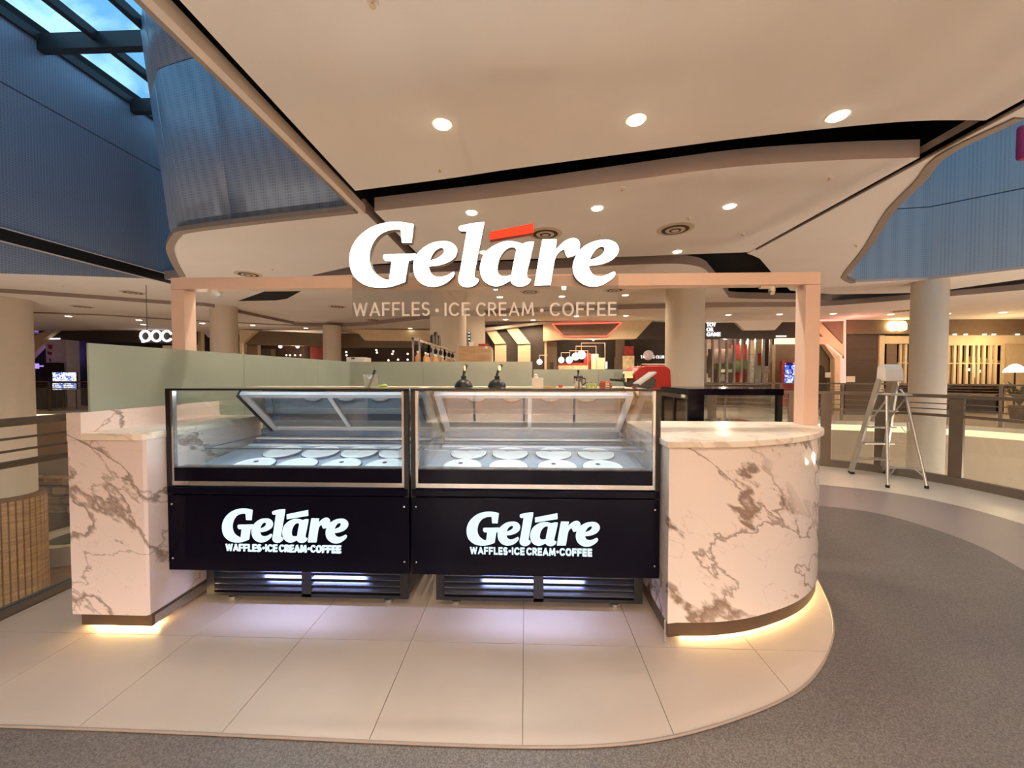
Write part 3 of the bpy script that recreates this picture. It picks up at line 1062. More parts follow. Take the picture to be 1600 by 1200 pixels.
for y in yb:
    B('beam', M['steel_dark'], sk2, 3.95, 16, y - 0.06, y + 0.06, SKY_Z - 0.22, SKY_Z + 0.03)
for i in range(8):
    x = 3.95 + 12.05 / 8 * i
    for j in range(len(yb) - 1):
        B('pane', M['sky_glass'], sk2, x + 0.03, x + 12.05 / 8 - 0.03, yb[j] + 0.06, yb[j + 1] - 0.06, SKY_Z + 0.03, SKY_Z + 0.036)
# skylight opener arm seen against the glass
tag(MB().tube([(-6.45, 7.15, SKY_Z - 0.05), (-6.42, 7.15, SKY_Z - 0.22), (-5.6, 7.2, SKY_Z - 0.3)], 0.018, 6).build('opener_arm', M['steel_dark'], sk), 'thin opener arm')

# ------------------------------------------------------------------ outer shell
for nm, b, lab in (('wall_west', (-24.2, -24, -10, 22), 'plain beige end wall of the mall beyond the left shops'), ('wall_east', (24, 24.2, -10, 22), 'plain beige end wall of the mall beyond the right shops'), ('wall_south', (-24, 24, -10.2, -10), 'plain beige mall wall facing the kiosk front'), ('wall_north', (-24, 24, 21, 21.2), 'plain beige mall wall behind the opposite shops')):
    struct(nm, MB().box(b[0], b[1], b[2], b[3], -4.7, SKY_Z + 0.2), M['beige_wall'], lab)

# ------------------------------------------------------------------ columns


def column(px, pw, y, dia, z0, z1, label):
    x, _ = onY(px, 585, y)
    mb = MB().lathe([(dia / 2, z0), (dia / 2, z1)], (x, y, 0), 40)
    o = mb.build('column', M['column'], None, smooth=True)
    return tag(o, label, 'column', None, 'structure')


column(1449, 58, 8.9, 0.60, -4.5, CZ, 'pale grey round column standing behind the stepladder')
column(1069, 63, 9.3, 0.86, -4.5, CZ, 'round cream column rising behind the red espresso machine')
column(700.5, 57, 9.6, 0.90, -4.5, CZ, 'round cream column behind the words ICE CREAM')
column(351.5, 47, 11.4, 0.70, -4.5, CZ, 'round taupe column just inside the left copper post')
column(519.5, 27, 15.0, 0.66, 0, 3.36, 'slim taupe column in front of the far dark shop')
colL = column(8, 90, 9.5, 0.98, -4.5, CZ, 'thick beige column beyond the left balustrade')

# ================================================================== KIOSK: freezers
YF = 2.165


def slanted(mb, x0, x1, ya, za, yb_, zb, t=0.012):
    """flat bar/pane lying in the slanted hatch plane between (ya, za) and (yb, zb)"""
    d = Vector((0, yb_ - ya, zb - za)).normalized()
    nrm = Vector((0, -d.z, d.y)) * (t / 2)
    v = []
    for s in (-1, 1):
        for (x, y, z) in ((x0, ya, za), (x1, ya, za), (x1, yb_, zb), (x0, yb_, zb)):
            v.append((x, y + nrm.y * s, z + nrm.z * s))
    mb.add(v, [(0, 1, 2, 3), (7, 6, 5, 4), (0, 4, 5, 1), (1, 5, 6, 2), (2, 6, 7, 3), (3, 7, 4, 0)])
    return mb


def freezer(x0, x1, label, lid_x0, lid_xm, lid_x1, logo):
    cx = (x0 + x1) / 2
    t = thing('ice_cream_freezer', label, 'freezer', (cx, 2.6, 0), 'ice cream display freezers')
    # lower machine cabinet, louvres, feet
    B('machine_cabinet', M['satin_black'], t, x0 + 0.12, x1 - 0.06, 2.335, 3.0, 0.055, 0.80)
    la, lb = x0 + 0.16, x1 - 0.10
    yl = 2.30
    fr = MB().box(la - 0.05, la, yl, yl + 0.035, 0.06, 0.285).box(lb, lb + 0.05, yl, yl + 0.035, 0.06, 0.285)
    mid = (la + lb) / 2
    fr.box(mid - 0.03, mid + 0.03, yl, yl + 0.035, 0.06, 0.285).box(la, lb, yl, yl + 0.035, 0.06, 0.08).box(la, lb, yl, yl + 0.035, 0.272, 0.285)
    gr = fr.build('louvre_frame', M['satin_black'], t)
    for k in range(5):
        z = 0.095 + k * 0.038
        for a, b in ((la, mid - 0.03), (mid + 0.03, lb)):
            MB().prism_x([(yl + 0.002, z), (yl + 0.002, z + 0.005), (yl + 0.020, z + 0.024), (yl + 0.020, z + 0.019)], a, b).build('slat', M['louvre'], gr)
    for fx in (x0 + 0.22, x1 - 0.20):
        for fy in (2.38, 2.9):
            MB().lathe([(0.028, 0.0), (0.028, 0.018), (0.012, 0.022), (0.012, 0.06)], (fx, fy, 0), 14).build('foot', M['steel'], t, smooth=True)
    # front panel and mouldings
    pan = B('front_panel', M['gloss_black'], t, x0, x1, YF, YF + 0.03, 0.288, 0.735, bevel=0.003)
    for sx in (x0 + 0.028, x1 - 0.028):
        for sz in (0.68, 0.36):
            MB().lathe([(0.006, 0), (0.006, 0.004), (0.003, 0.006)], (sx, YF, sz), 10, Matrix.Rotation(math.pi / 2, 3, 'X')).build('screw', M['steel'], pan)
    B('moulding', M['gloss_black'], t, x0 + 0.005, x1 - 0.005, YF - 0.008, YF + 0.03, 0.742, 0.783, bevel=0.006)
    B('side_panel', M['satin_black'], t, x0, x0 + 0.02, YF + 0.03, 2.98, 0.288, 0.82)
    B('side_panel', M['satin_black'], t, x1 - 0.02, x1, YF + 0.03, 2.98, 0.288, 0.82)
    B('steel_trim', M['steel'], t, x0 + 0.03, x1 - 0.03, YF + 0.002, YF + 0.03, 0.79, 0.815)
    B('black_sill', M['gloss_black'], t, x0 + 0.035, x1 - 0.035, YF + 0.006, YF + 0.04, 0.815, 0.893)
    # upper glass box
    for px_, w in ((x0, 0.026), (x1 - 0.026, 0.026)):
        B('corner_post', M['satin_black'], t, px_, px_ + w, YF, YF + 0.03, 0.735, 1.352)
        B('inner_post', M['steel'], t, px_ + (w if px_ == x0 else -0.014), px_ + (w + 0.014 if px_ == x0 else 0), YF + 0.004, YF + 0.03, 0.79, 1.345)
    B('top_rail', M['satin_black'], t, x0, x1, YF, YF + 0.022, 1.347, 1.358)
    B('front_glass', M['clear'], t, x0 + 0.03, x1 - 0.03, YF + 0.008, YF + 0.014, 0.815, 1.347)
    B('top_glass', M['clear'], t, x0 + 0.02, x1 - 0.02, YF + 0.022, 2.56, 1.348, 1.354)
    for gx in (x0 + 0.022, x1 - 0.028):
        B('side_glass', M['clear'], t, gx, gx + 0.006, YF + 0.03, 2.95, 0.83, 1.345)
    B('top_shelf', M['slab_edge'], t, x0, x1, 2.56, 3.0, 1.33, 1.347)
    B('rear_panel', M['deck'], t, x0 + 0.02, x1 - 0.02, 2.96, 2.98, 0.80, 1.33)
    # slanted sliding hatch: top towards the front, foot at the back
    ya, za, yc, zc = 2.55, 1.312, 2.90, 1.02
    hf = MB()
    n_ = lambda s: (ya + (yc - ya) * s, za + (zc - za) * s)
    for xa, xb in ((lid_x0, lid_x0 + 0.045), (lid_xm - 0.012, lid_xm + 0.014), (lid_x1 - 0.045, lid_x1)):
        slanted(hf, xa, xb, ya, za, yc, zc, 0.03)
    for s0_, s1_ in ((0, 0.075), (0.92, 1.0)):
        a, b = n_(s0_), n_(s1_)
        slanted(hf, lid_x0, lid_x1, a[0], a[1], b[0], b[1], 0.026)
    hatch = hf.build('hatch_frame', M['white_metal'], t)
    for xa, xb in ((lid_x0 + 0.045, lid_xm - 0.012), (lid_xm + 0.014, lid_x1 - 0.045)):
        a, b = n_(0.075), n_(0.92)
        slanted(MB(), xa, xb, a[0], a[1], b[0], b[1], 0.006).build('pane', M['hatch_glass'], hatch)
    for xa in (lid_x0 - 0.018, lid_x1 + 0.006):
        slanted(MB(), xa, xa + 0.012, ya, za, yc, zc, 0.05).build('slide_rail', M['steel_dark'], t)
    # stepped rear ledges and the deck the tubs stand in
    for k, (y0, y1, z0, z1, m) in enumerate(((2.90, 2.95, 0.96, 1.02, 'navy_steel'), (2.85, 2.95, 0.945, 0.958, 'white_metal'), (2.80, 2.95, 0.928, 0.940, 'navy_steel'), (2.76, 2.95, 0.912, 0.924, 'white_metal'))):
        B('rear_ledge', M[m], t, x0 + 0.05, x1 - 0.05, y0, y1, z0, z1)
    dz = lambda y: 0.862 + 0.12 * (y - 2.345)
    MB().prism_x([(2.215, dz(2.215)), (2.80, dz(2.80)), (2.80, 0.83), (2.215, 0.83)], x0 + 0.03, x1 - 0.03).build('deck', M['deck'], t)
    B('front_sill', M['steel'], t, x0 + 0.04, x1 - 0.04, 2.205, 2.25, 0.86, 0.893)
    # inner glass lip round the tubs
    ga, gb = lid_x0 - 0.005, lid_x1 - 0.02
    for bb in ((ga, gb, 2.262, 2.268), (ga, ga + 0.006, 2.268, 2.80), (gb - 0.006, gb, 2.268, 2.80)):
        lip = B('inner_glass', M['clear'], t, bb[0], bb[1], bb[2], bb[3], 0.865, 0.99)
    B('inner_rim', M['navy_steel'], t, ga, gb, 2.261, 2.269, 0.986, 0.994)
    for gx in (ga, gb - 0.006):
        B('inner_rim', M['navy_steel'], t, gx, gx + 0.006, 2.269, 2.80, 0.988, 0.994)
    # cool led strips: under the top rail and under the front panel
    B('led_strip', M['led_cool'], t, x0 + 0.06, x1 - 0.06, 2.50, 2.512, 1.340, 1.345)
    B('led_strip', M['led_blue'], t, x0 + 0.38, x1 - 0.38, YF + 0.040, YF + 0.060, 0.325, 0.333)
    lamp('freezer_lamp', (cx, 2.24, 1.33), 2.6, t, color=(0.70, 0.86, 1.0), kind='AREA', size=(x1 - x0 - 0.2, 0.03), rot=(math.radians(-18), 0, 0))
    # back-lit logo on the panel
    lx0, lz1, lx1, lz0 = logo
    sc = (lx1 - lx0) / (967 - 546)
    szc = (lz1 - lz0) / (449.5 - 346)
    for k in ORDER + ['bar']:
        ols = letter_px(k)
        out = []
        for i, ol in enumerate(ols):
            ol = grow(ol, 2.0 * (1 if i == 0 else (-0.9 if k == 'a' else -0.35)))
            out.append([(lx0 + (x - 546) * sc, lz1 - (y - 346) * szc) for x, y in ol])
        vs, fs = filled(out, 0.004)
        MB().add([(v[0], YF - 0.0045 + v[1], v[2]) for v in vs], fs).build('logo_letter' if k != 'bar' else 'logo_accent', M['logo'], pan)
    ux = lambda p: lx0 + (p - 730) / 206 * (lx1 - lx0)
    uz = lambda p: lz1 - (p - 799.5) / 54.5 * (lz1 - lz0)
    for wd, pa, pb in (('WAFFLES', 734.4, 793.6), ('ICE', 800.2, 820.3), ('CREAM', 823, 868.6), ('COFFEE', 874.6, 925)):
        block_text(wd, ux(pa), ux(pb), uz(869.4), uz(857.4), YF - 0.0045, 0.004).build('tagline_word', M['logo'], pan)
    for pd in (797.0, 871.7):
        MB().lathe([(0.0075, 0), (0.0075, 0.004)], (ux(pd), YF, uz(863.6)), 12, Matrix.Rotation(math.pi / 2, 3, 'X')).build('tagline_dot', M['logo'], pan)
    return t


def logo_box(a, b):
    (xa, za), (xb, zb) = onY(a[0], a[1], YF), onY(b[0], b[1], YF)
    return (xa, za, xb, zb)


freezer(-2.10, -0.668, 'black ice cream display freezer with lit logo next to the narrow marble counter', -1.945, -1.335, -0.735, logo_box((348, 794.5), (544, 849)))
freezer(-0.655, 0.755, 'black ice cream display freezer with lit logo next to the rounded marble counter', -0.61, 0.03, 0.71, logo_box((730, 799.5), (936, 854)))


def tub(x, y, label, mark):
    z = 0.866 + 0.12 * (y - 2.345)
    R = Matrix.Rotation(math.atan(0.12), 3, 'X')
    t = thing('ice_cream_tub', label, 'ice cream tub', (x, y, z), 'lidded ice cream tubs in the freezers')
    MB().lathe([(0.085, -0.030), (0.105, 0.002)], (x, y, z), 28, R).build('bucket', M['ice_white'], t, smooth=True)
    lid = MB().lathe([(0.118, 0.002), (0.121, 0.008), (0.118, 0.017), (0.108, 0.019), (0.104, 0.013), (0.02, 0.012)], (x, y, z), 36, R).build('lid', M['ice_white'], t, smooth=True)
    MB().lathe([(0.120, 0.003), (0.124, 0.006), (0.124, 0.011), (0.120, 0.013), (0.120, 0.003)], (x, y, z), 36, R, False).build('rim', M['navy_steel'], lid, smooth=True)
    if mark:
        MB().lathe([(0.016, 0.0125), (0.016, 0.0145)], (x - 0.02, y + 0.05, z + 0.006), 5, R).build('sticker', M['steel_dark'], lid)


ordn = ['first', 'second', 'third', 'fourth']
for nm, xs_b, xs_f in (('narrow', (-1.673, -1.405, -1.135, -0.875), (-1.70, -1.425, -1.145, -0.868)), ('rounded', (-0.383, -0.103, 0.19, 0.473), (-0.387, -0.105, 0.195, 0.469))):
    for i in range(4):
        tub(xs_b[i], 2.585, f'white lidded tub, {ordn[i]} from left in back row, freezer by {nm} counter', True)
        tub(xs_f[i], 2.335, f'white lidded tub, {ordn[i]} from left in front row, freezer by {nm} counter', i != 1)

# ================================================================== KIOSK: marble counters
t = thing('marble_counter', 'narrow white marble counter with raised side wall at the left freezer', 'counter', (-2.32, 2.5, 0))
bodyl = [(-2.545, 2.04), (-2.115, 2.04), (-2.103, 2.052), (-2.103, 3.0), (-2.545, 3.0)]
MB().prism(bodyl, 0.092, 1.075).build('body', M['marble_l'], t)
topl = [(-2.46, 2.03), (-2.16, 2.03), (-2.12, 2.045), (-2.098, 2.08), (-2.095, 3.0), (-2.46, 3.0)]
MB().prism(topl, 1.075, 1.115).build('counter_top', M['marble_top'], t, bevel=0.003)
MB().box(-2.545, -2.46, 2.035, 3.0, 1.075, 1.228).build('side_wall', M['marble_l'], t, bevel=0.002)
MB().box(-2.505, -2.092, 2.05, 2.98, 0.026, 0.092).build('plinth', M['plinth'], t)
B('plinth_trim', M['steel'], t, -2.092, -2.086, 2.06, 2.9, 0.03, 0.085)
B('led_strip', M['led_warm'], t, -2.48, -2.11, 2.098, 2.110, 0.002, 0.022)
t = thing('marble_counter', 'rounded white marble counter with bold brown veins and glowing base', 'counter', (1.4, 2.5, 0))
fr_pts = curve([(0.748, 2.043), (1.0, 2.052), (1.24, 2.10), (1.5, 2.205), (1.7, 2.325), (1.87, 2.475), (1.985, 2.62), (2.04, 2.78), (2.0, 2.91), (1.88, 2.945)], 5)
topr = fr_pts + [(0.748, 2.945)]


def inset(pts, c, d):
    out = []
    for p in pts:
        v = Vector((p[0] - c[0], p[1] - c[1]))
        out.append((p[0] - v.x * d / max(v.length, 0.1), p[1] - v.y * d / max(v.length, 0.1)))
    return out


cc = (1.25, 2.7)
MB().prism(topr, 1.052, 1.086).build('counter_top', M['marble_top'], t, smooth=True, bevel=0.003)
bodyr = [(0.762, 2.052)] + inset(fr_pts[1:], cc, 0.022) + [(0.762, 2.92)]
MB().prism(bodyr, 0.105, 1.052).build('body', M['marble'], t, smooth=True)
plr = [(0.766, 2.060)] + inset(fr_pts[1:], cc, 0.032) + [(0.766, 2.88)]
MB().prism(plr, 0.026, 0.105).build('plinth', M['plinth'], t, smooth=True)
a_, b_ = inset(fr_pts, cc, 0.10), inset(fr_pts, cc, 0.112)
MB().prism(a_[1:] + b_[1:][::-1], 0.002, 0.022).build('led_strip', M['led_warm'], t)
B('corner_trim', M['steel'], t, 0.745, 0.752, 2.05, 2.056, 0.0, 0.13)

# ================================================================== KIOSK: copper portal frame
t = thing('portal_frame', 'copper coloured metal portal frame spanning over the kiosk', 'frame', (-0.25, 2.8, 0))
B('post', M['copper'], t, -2.606, -2.506, 2.75, 2.85, 0, 2.063, bevel=0.002)
B('post', M['copper'], t, 1.945, 2.045, 2.75, 2.85, 0, 2.063, bevel=0.002)
B('beam', M['copper'], t, -2.606, 2.045, 2.75, 2.85, 2.066, 2.150, bevel=0.002)
# the thin shadow joints of the beam
# dome camera and spotlight under the beam
x, z = onY(338, 460, 2.80)
t = thing('dome_camera', 'small white dome camera under the copper beam near its left post', 'camera', (x, 2.80, 2.06))
MB().lathe([(0.042, 2.052), (0.046, 2.066)], (x, 2.80, 0), 24).build('base', M['white_trim'], t, smooth=True)
MB().lathe([(0.004, 2.012), (0.02, 2.017), (0.034, 2.03), (0.040, 2.052)], (x, 2.80, 0), 24).build('dome', M['white_metal'], t, smooth=True)
x, z = onY(1206, 455, 2.80)
t = thing('bullet_camera', 'small white bullet camera under the copper beam near its right post', 'camera', (x, 2.80, 2.06))
MB().box(x - 0.085, x + 0.02, 2.785, 2.815, 2.048, 2.066).build('bracket', M['white_trim'], t, bevel=0.004)
MB().tube([(x, 2.80, 2.06), (x, 2.80, 2.03), (x - 0.004, 2.785, 2.012)], [0.018, 0.022, 0.016], 14).build('camera_body', M['white_trim'], t, smooth=True)

# ================================================================== KIOSK: lit sign
YS = 2.69
t = thing('illuminated_sign', 'large glowing white script sign with red accent on the copper beam', 'sign', (-0.25, 2.72, 2.15))
(xa, zb_), (xb, zt_) = onY(551, 495, 2.742), onY(966, 430, 2.742)
B('acrylic_panel', M['acrylic'], t, xa, xb, 2.738, 2.746, zb_, zt_)
for k in ORDER:
    out = []
    for ol in letter_px(k):
        out.append([onY(x, y, YS) for x, y in ol])
    vs, fs = filled(out, 0.05)
    o = MB().add([(v[0], YS + v[1], v[2]) for v in vs], fs).build('letter', M['sign_white'], t)
    face_split(o, M['sign_white'], M['sign_side'])
out = [[onY(x, y, YS) for x, y in letter_px('bar')[0]]]
vs, fs = filled(out, 0.05)
o = MB().add([(v[0], YS + v[1], v[2]) for v in vs], fs).build('accent_bar', M['sign_red'], t)
face_split(o, M['sign_red'], M['red_edge'])
tag(o, 'red accent bar')
for k, (pa, pb) in enumerate((((770, 380), (770, 372)), ((830, 366), (830, 376)))):
    pass
for wd, pa, pb in (('WAFFLES', 551.6, 671.6), ('ICE', 694.5, 734.4), ('CREAM', 744, 834.5), ('COFFEE', 859, 962.8)):
    (x0_, z1_), (x1_, z0_) = onY(pa, 472.8, 2.733), onY(pb, 493.6, 2.733)
    block_text(wd, x0_, x1_, z0_, z1_, 2.732, 0.006, 0.135, 0.17).build('tagline_word', M['tagline'], t)
for pd in (682.8, 846.6):
    x0_, z0_ = onY(pd, 485, 2.733)
    MB().lathe([(0.0135, 0), (0.0135, 0.006)], (x0_, 2.738, z0_), 16, Matrix.Rotation(math.pi / 2, 3, 'X')).build('tagline_dot', M['tagline'], t)

# ================================================================== KIOSK: frosted screens
t = thing('frosted_screen', 'pale green frosted glass screen along the left side of the kiosk', 'glass screen', (-2.47, 3.7, 0))
ys = [2.09, 3.02, 3.30, 4.47, 5.35]
ys = [2.09, 3.29, 4.48, 5.35]
for a, b in zip(ys, ys[1:]):
    B('pane', M['frost'], t, -2.482, -2.470, a + 0.002, b - 0.002, 0.0 if a > 3 else 1.0, 1.618)
t = thing('frosted_screen', 'pale green frosted glass screen across the back of the kiosk', 'glass screen', (-1.1, 5.36, 0))
xs = [onY(545, 585, 5.355)[0] + 0.02, onY(661, 585, 5.355)[0], onY(832, 585, 5.355)[0]]
for a, b in zip(xs, xs[1:]):
    B('pane', M['frost'], t, a + 0.002, b - 0.002, 5.35, 5.362, 0.0, 1.618)
t = thing('frosted_screen', 'lower pale green frosted glass screen behind the espresso machine', 'glass screen', (1.0, 5.36, 0))
xs = [onY(833, 585, 5.355)[0], onY(935, 585, 5.355)[0], onY(1040, 585, 5.355)[0]]
for a, b in zip(xs, xs[1:]):
    B('pane', M['frost'], t, a + 0.002, b - 0.002, 5.35, 5.362, 0.0, 1.51)

# ================================================================== KIOSK: glass display case
t = thing('display_case', 'low black framed glass display case behind the rounded counter', 'display case', (1.67, 3.4, 0))
X0, X1, Y0, Y1, ZT = 1.30, 2.03, 3.10, 3.72, 1.325
B('cabinet', M['gloss_black'], t, X0, X1, Y0, Y1, 0.0, 0.80)
B('top', M['gloss_black'], t, X0 - 0.005, X1 + 0.005, Y0 - 0.005, Y1, ZT - 0.05, ZT)
B('corner_panel', M['gloss_black'], t, X0, X0 + 0.12, Y0, Y0 + 0.03, 0.80, ZT - 0.05)
B('corner_post', M['satin_black'], t, X1 - 0.04, X1, Y0, Y0 + 0.03, 0.80, ZT - 0.05)
for yy in (Y0 + 0.30, Y1 - 0.03):
    B('side_post', M['satin_black'], t, X0, X0 + 0.02, yy, yy + 0.03, 0.80, ZT - 0.05)
B('side_head', M['plinth'], t, X0 - 0.002, X0 + 0.015, Y0 + 0.02, Y1, ZT - 0.085, ZT - 0.05)
B('front_glass', M['clear'], t, X0 + 0.12, X1 - 0.04, Y0 + 0.01, Y0 + 0.016, 0.80, ZT - 0.05)
B('side_glass', M['clear'], t, X0 + 0.006, X0 + 0.012, Y0 + 0.03, Y1, 0.80, ZT - 0.05)
B('side_glass', M['clear'], t, X1 - 0.012, X1 - 0.006, Y0 + 0.03, Y1, 0.80, ZT - 0.05)
B('shelf', M['clear_plastic'], t, X0 + 0.02, X1 - 0.02, Y0 + 0.05, Y1 - 0.03, 1.02, 1.026)
B('sticker', M['paper'], t, X0 - 0.004, X0 - 0.001, Y0 + 0.06, Y0 + 0.14, ZT - 0.075, ZT - 0.015)

# ================================================================== KIOSK: things on the freezers and back bench
ZT_ = 1.347


def at_top(px, y=2.80):
    return onY(px, 600, y)[0]


for k, (px, lean) in enumerate(((724.5, 0.02), (776.5, 0.035))):
    x = at_top(px)
    t = thing('dome_cover', 'black dome cover with upright handle, ' + ('nearer the clear tub' if k == 0 else 'nearer the tissue box'), 'dome cover', (x, 2.8, ZT_), 'black dome covers on the freezer top')
    MB().lathe([(0.068, 0), (0.067, 0.008), (0.060, 0.026), (0.046, 0.044), (0.026, 0.056), (0.016, 0.060), (0.019, 0.064), (0.019, 0.080), (0.010, 0.084), (0.007, 0.100)], (x, 2.8, ZT_), 28).build('dome', M['black_plastic'], t, smooth=True)
    MB().tube([(x, 2.8, ZT_ + 0.095), (x + lean * 0.3, 2.8, ZT_ + 0.12), (x + lean, 2.8, ZT_ + 0.165)], [0.007, 0.011, 0.012], 12).build('handle', M['black_plastic'], t, smooth=True)
    B('handle_inlay', M['steel'], t, x + lean * 0.35 - 0.002, x + lean * 0.8 + 0.002, 2.786, 2.789, ZT_ + 0.12, ZT_ + 0.158)
x = at_top(580)
t = thing('clear_tub', 'clear plastic tub holding a black scoop on the freezer top', 'tub', (x, 2.8, ZT_))
MB().lathe([(0.045, 0), (0.058, 0.09), (0.062, 0.092), (0.055, 0.088), (0.043, 0.004)], (x, 2.8, ZT_), 28).build('cup', M['clear_plastic'], t, smooth=True)
sp = thing('scoop', 'black plastic scoop standing in the clear tub', 'scoop', (x, 2.8, ZT_ + 0.02))
MB().tube([(x - 0.01, 2.8, ZT_ + 0.015), (x + 0.01, 2.8, ZT_ + 0.07), (x + 0.028, 2.8, ZT_ + 0.125)], [0.009, 0.008, 0.009], 10).build('handle', M['black_plastic'], sp, smooth=True)
MB().ball((x - 0.012, 2.8, ZT_ + 0.016), 0.012, 12, 8).build('bowl', M['black_plastic'], sp, smooth=True)
x = at_top(599)
t = thing('green_cloth', 'crumpled lime green cloth beside the clear tub', 'cloth', (x, 2.8, ZT_))
mbx = MB().lathe([(0.030, 0), (0.034, 0.008), (0.026, 0.017), (0.010, 0.022)], (x, 2.8, ZT_), 11)
mbx.v = [(p[0] + 0.004 * math.sin(40 * p[1] + 60 * p[2]), p[1], p[2] + 0.003 * math.sin(90 * p[0])) for p in mbx.v]
mbx.build('cloth_folds', M['green'], t, smooth=True)
x = at_top(840)
t = thing('tissue_box', 'white tissue box on the freezer top', 'tissue box', (x, 2.8, ZT_))
B('carton', M['paper'], t, x - 0.04, x + 0.04, 2.76, 2.86, ZT_, ZT_ + 0.068)
MB().lathe([(0.022, 0.066), (0.012, 0.080), (0.016, 0.09), (0.002, 0.098)], (x - 0.012, 2.8, ZT_), 7).build('tissue', M['paper'], t, smooth=True)
x = at_top(859)
t = thing('napkin_packet', 'flat orange packet lying beside the tissue box', 'packet', (x, 2.8, ZT_))
MB().box(x - 0.045, x + 0.045, 2.76, 2.84, ZT_, ZT_ + 0.008).build('packet', M['bottle'], t, bevel=0.003)
x = at_top(876)
t = thing('sauce_pot', 'small red round sauce pot on the freezer top', 'pot', (x, 2.8, ZT_))
MB().lathe([(0.016, 0), (0.017, 0.010), (0.012, 0.018), (0.003, 0.02)], (x, 2.8, ZT_), 16).build('pot_body', M['red_box'], t, smooth=True)
x = at_top(903.5)
t = thing('french_press', 'steel french press with black lid and handle', 'coffee press', (x, 2.8, ZT_))
MB().lathe([(0.030, 0), (0.031, 0.004), (0.031, 0.068)], (x, 2.8, ZT_), 24).build('pot', M['chrome'], t, smooth=True)
MB().lathe([(0.033, 0.066), (0.033, 0.078), (0.024, 0.088), (0.006, 0.092), (0.006, 0.112), (0.009, 0.114), (0.008, 0.124)], (x, 2.8, ZT_), 20).build('plunger_lid', M['black_plastic'], t, smooth=True)
MB().tube([(x + 0.028, 2.8, ZT_ + 0.066), (x + 0.050, 2.8, ZT_ + 0.062), (x + 0.052, 2.8, ZT_ + 0.03), (x + 0.030, 2.8, ZT_ + 0.014)], 0.006, 8).build('handle', M['black_plastic'], t, smooth=True)
B('strap', M['black_plastic'], t, x - 0.005, x + 0.005, 2.767, 2.77, ZT_, ZT_ + 0.07)
for k, px in enumerate((918, 924.5, 930.5)):
    x = at_top(px)
    t = thing('sauce_bottle', ('leftmost', 'middle', 'rightmost')[k] + ' of three tiny olive bottles beside the french press', 'bottle', (x, 2.8, ZT_), 'tiny olive bottles on the freezer top')
    MB().lathe([(0.009, 0), (0.010, 0.002), (0.010, 0.022), (0.004, 0.028), (0.004, 0.032)], (x, 2.8, ZT_), 12).build('bottle_body', M['green'], t, smooth=True)
    MB().lathe([(0.005, 0.031), (0.005, 0.037)], (x, 2.8, ZT_), 10).build('cap', M['plinth'], t)
x = at_top(946)
for k, (w, h, m, lab) in enumerate(((0.040, 0.016, 'brown_box', 'bottom'), (0.038, 0.016, 'brown_box', 'middle'), (0.030, 0.010, 'red_box', 'top'))):
    t = thing('card_box', f'small brown card box, {lab} of the stack beside the bottles', 'box', (x, 2.8, ZT_ + 0.017 * k), 'small card boxes stacked on the freezer')
    B('carton', M[m], t, x - w, x + w - 0.004 * k, 2.76, 2.83, ZT_ + 0.017 * k, ZT_ + 0.017 * k + h)
    B('label_band', M['paper'], t, x - w * 0.2, x + w * 0.5, 2.758, 2.76, ZT_ + 0.017 * k + 0.003, ZT_ + 0.017 * k + h - 0.004)
# tablet till
x, z = onY(1004, 598, 3.3)
t = thing('tablet_till', 'tilted tablet till on a black stand in front of the red machine', 'tablet', (x, 3.3, 1.30))
MB().prism_y([(x - 0.09, 1.335), (x + 0.10, 1.335), (x + 0.10, 1.40), (x + 0.055, 1.435), (x - 0.02, 1.35)], 3.26, 3.36).build('stand', M['black_plastic'], t)
MB().prism_y([(x - 0.055, 1.362), (x + 0.085, 1.463), (x + 0.095, 1.452), (x - 0.045, 1.350)], 3.22, 3.40).build('screen', M['tablet'], t)
B('support', M['satin_black'], t, x - 0.02, x + 0.08, 3.28, 3.34, 0.9, 1.335)
# espresso machine on its bench
bz = 1.20
xm0, _ = onY(985, 600, 4.75)
xm1, _ = onY(1043, 600, 4.75)
bench = thing('back_bench', 'dark wooden back bench under the espresso machine', 'bench', (1.3, 4.7, 0))
B('bench_top', M['satin_black'], bench, 0.75, 2.0, 4.35, 5.25, bz - 0.04, bz)
B('bench_body', M['taupe_panel'], bench, 0.80, 1.95, 4.42, 5.20, 0.0, bz - 0.04)
t = thing('espresso_machine', 'red espresso machine with chrome group heads on the back bench', 'coffee machine', (1.5, 4.8, bz))
zt, zb2 = onY(1010, 571, 4.6)[1], bz
MB().prism_y([(xm0 + 0.02, zb2 + 0.10), (xm0 + 0.0, zt - 0.10), (xm0 + 0.07, zt - 0.02), (xm0 + 0.16, zt), (xm1 - 0.08, zt), (xm1 - 0.02, zt - 0.05), (xm1, zb2), (xm0 + 0.12, zb2)], 4.60, 5.15).build('red_body', M['red_plastic'], t, bevel=0.012)
B('drip_tray', M['chrome'], t, xm0 - 0.16, xm0 + 0.14, 4.62, 5.12, zb2, zb2 + 0.06)
B('head_block', M['chrome'], t, xm0 - 0.12, xm0 + 0.02, 4.64, 5.10, zt - 0.15, zt - 0.07)
for yy in (4.74, 4.98):
    MB().lathe([(0.035, zt - 0.20), (0.035, zt - 0.15)], (xm0 - 0.06, yy, 0), 16).build('group_head', M['chrome'], t, smooth=True)
    MB().tube([(xm0 - 0.06, yy, zt - 0.19), (xm0 - 0.20, yy, zt - 0.17)], [0.010, 0.014], 8).build('portafilter', M['black_plastic'], t, smooth=True)
MB().tube([(xm0 - 0.11, 4.62, zt - 0.10), (xm0 - 0.12, 4.60, zt - 0.20), (xm0 - 0.08, 4.60, zt - 0.28)], 0.007, 8).build('steam_wand', M['black_plastic'], t, smooth=True)
B('cup_rail', M['chrome'], t, xm0 + 0.1, xm1 - 0.06, 4.62, 4.63, zt + 0.01, zt + 0.02)
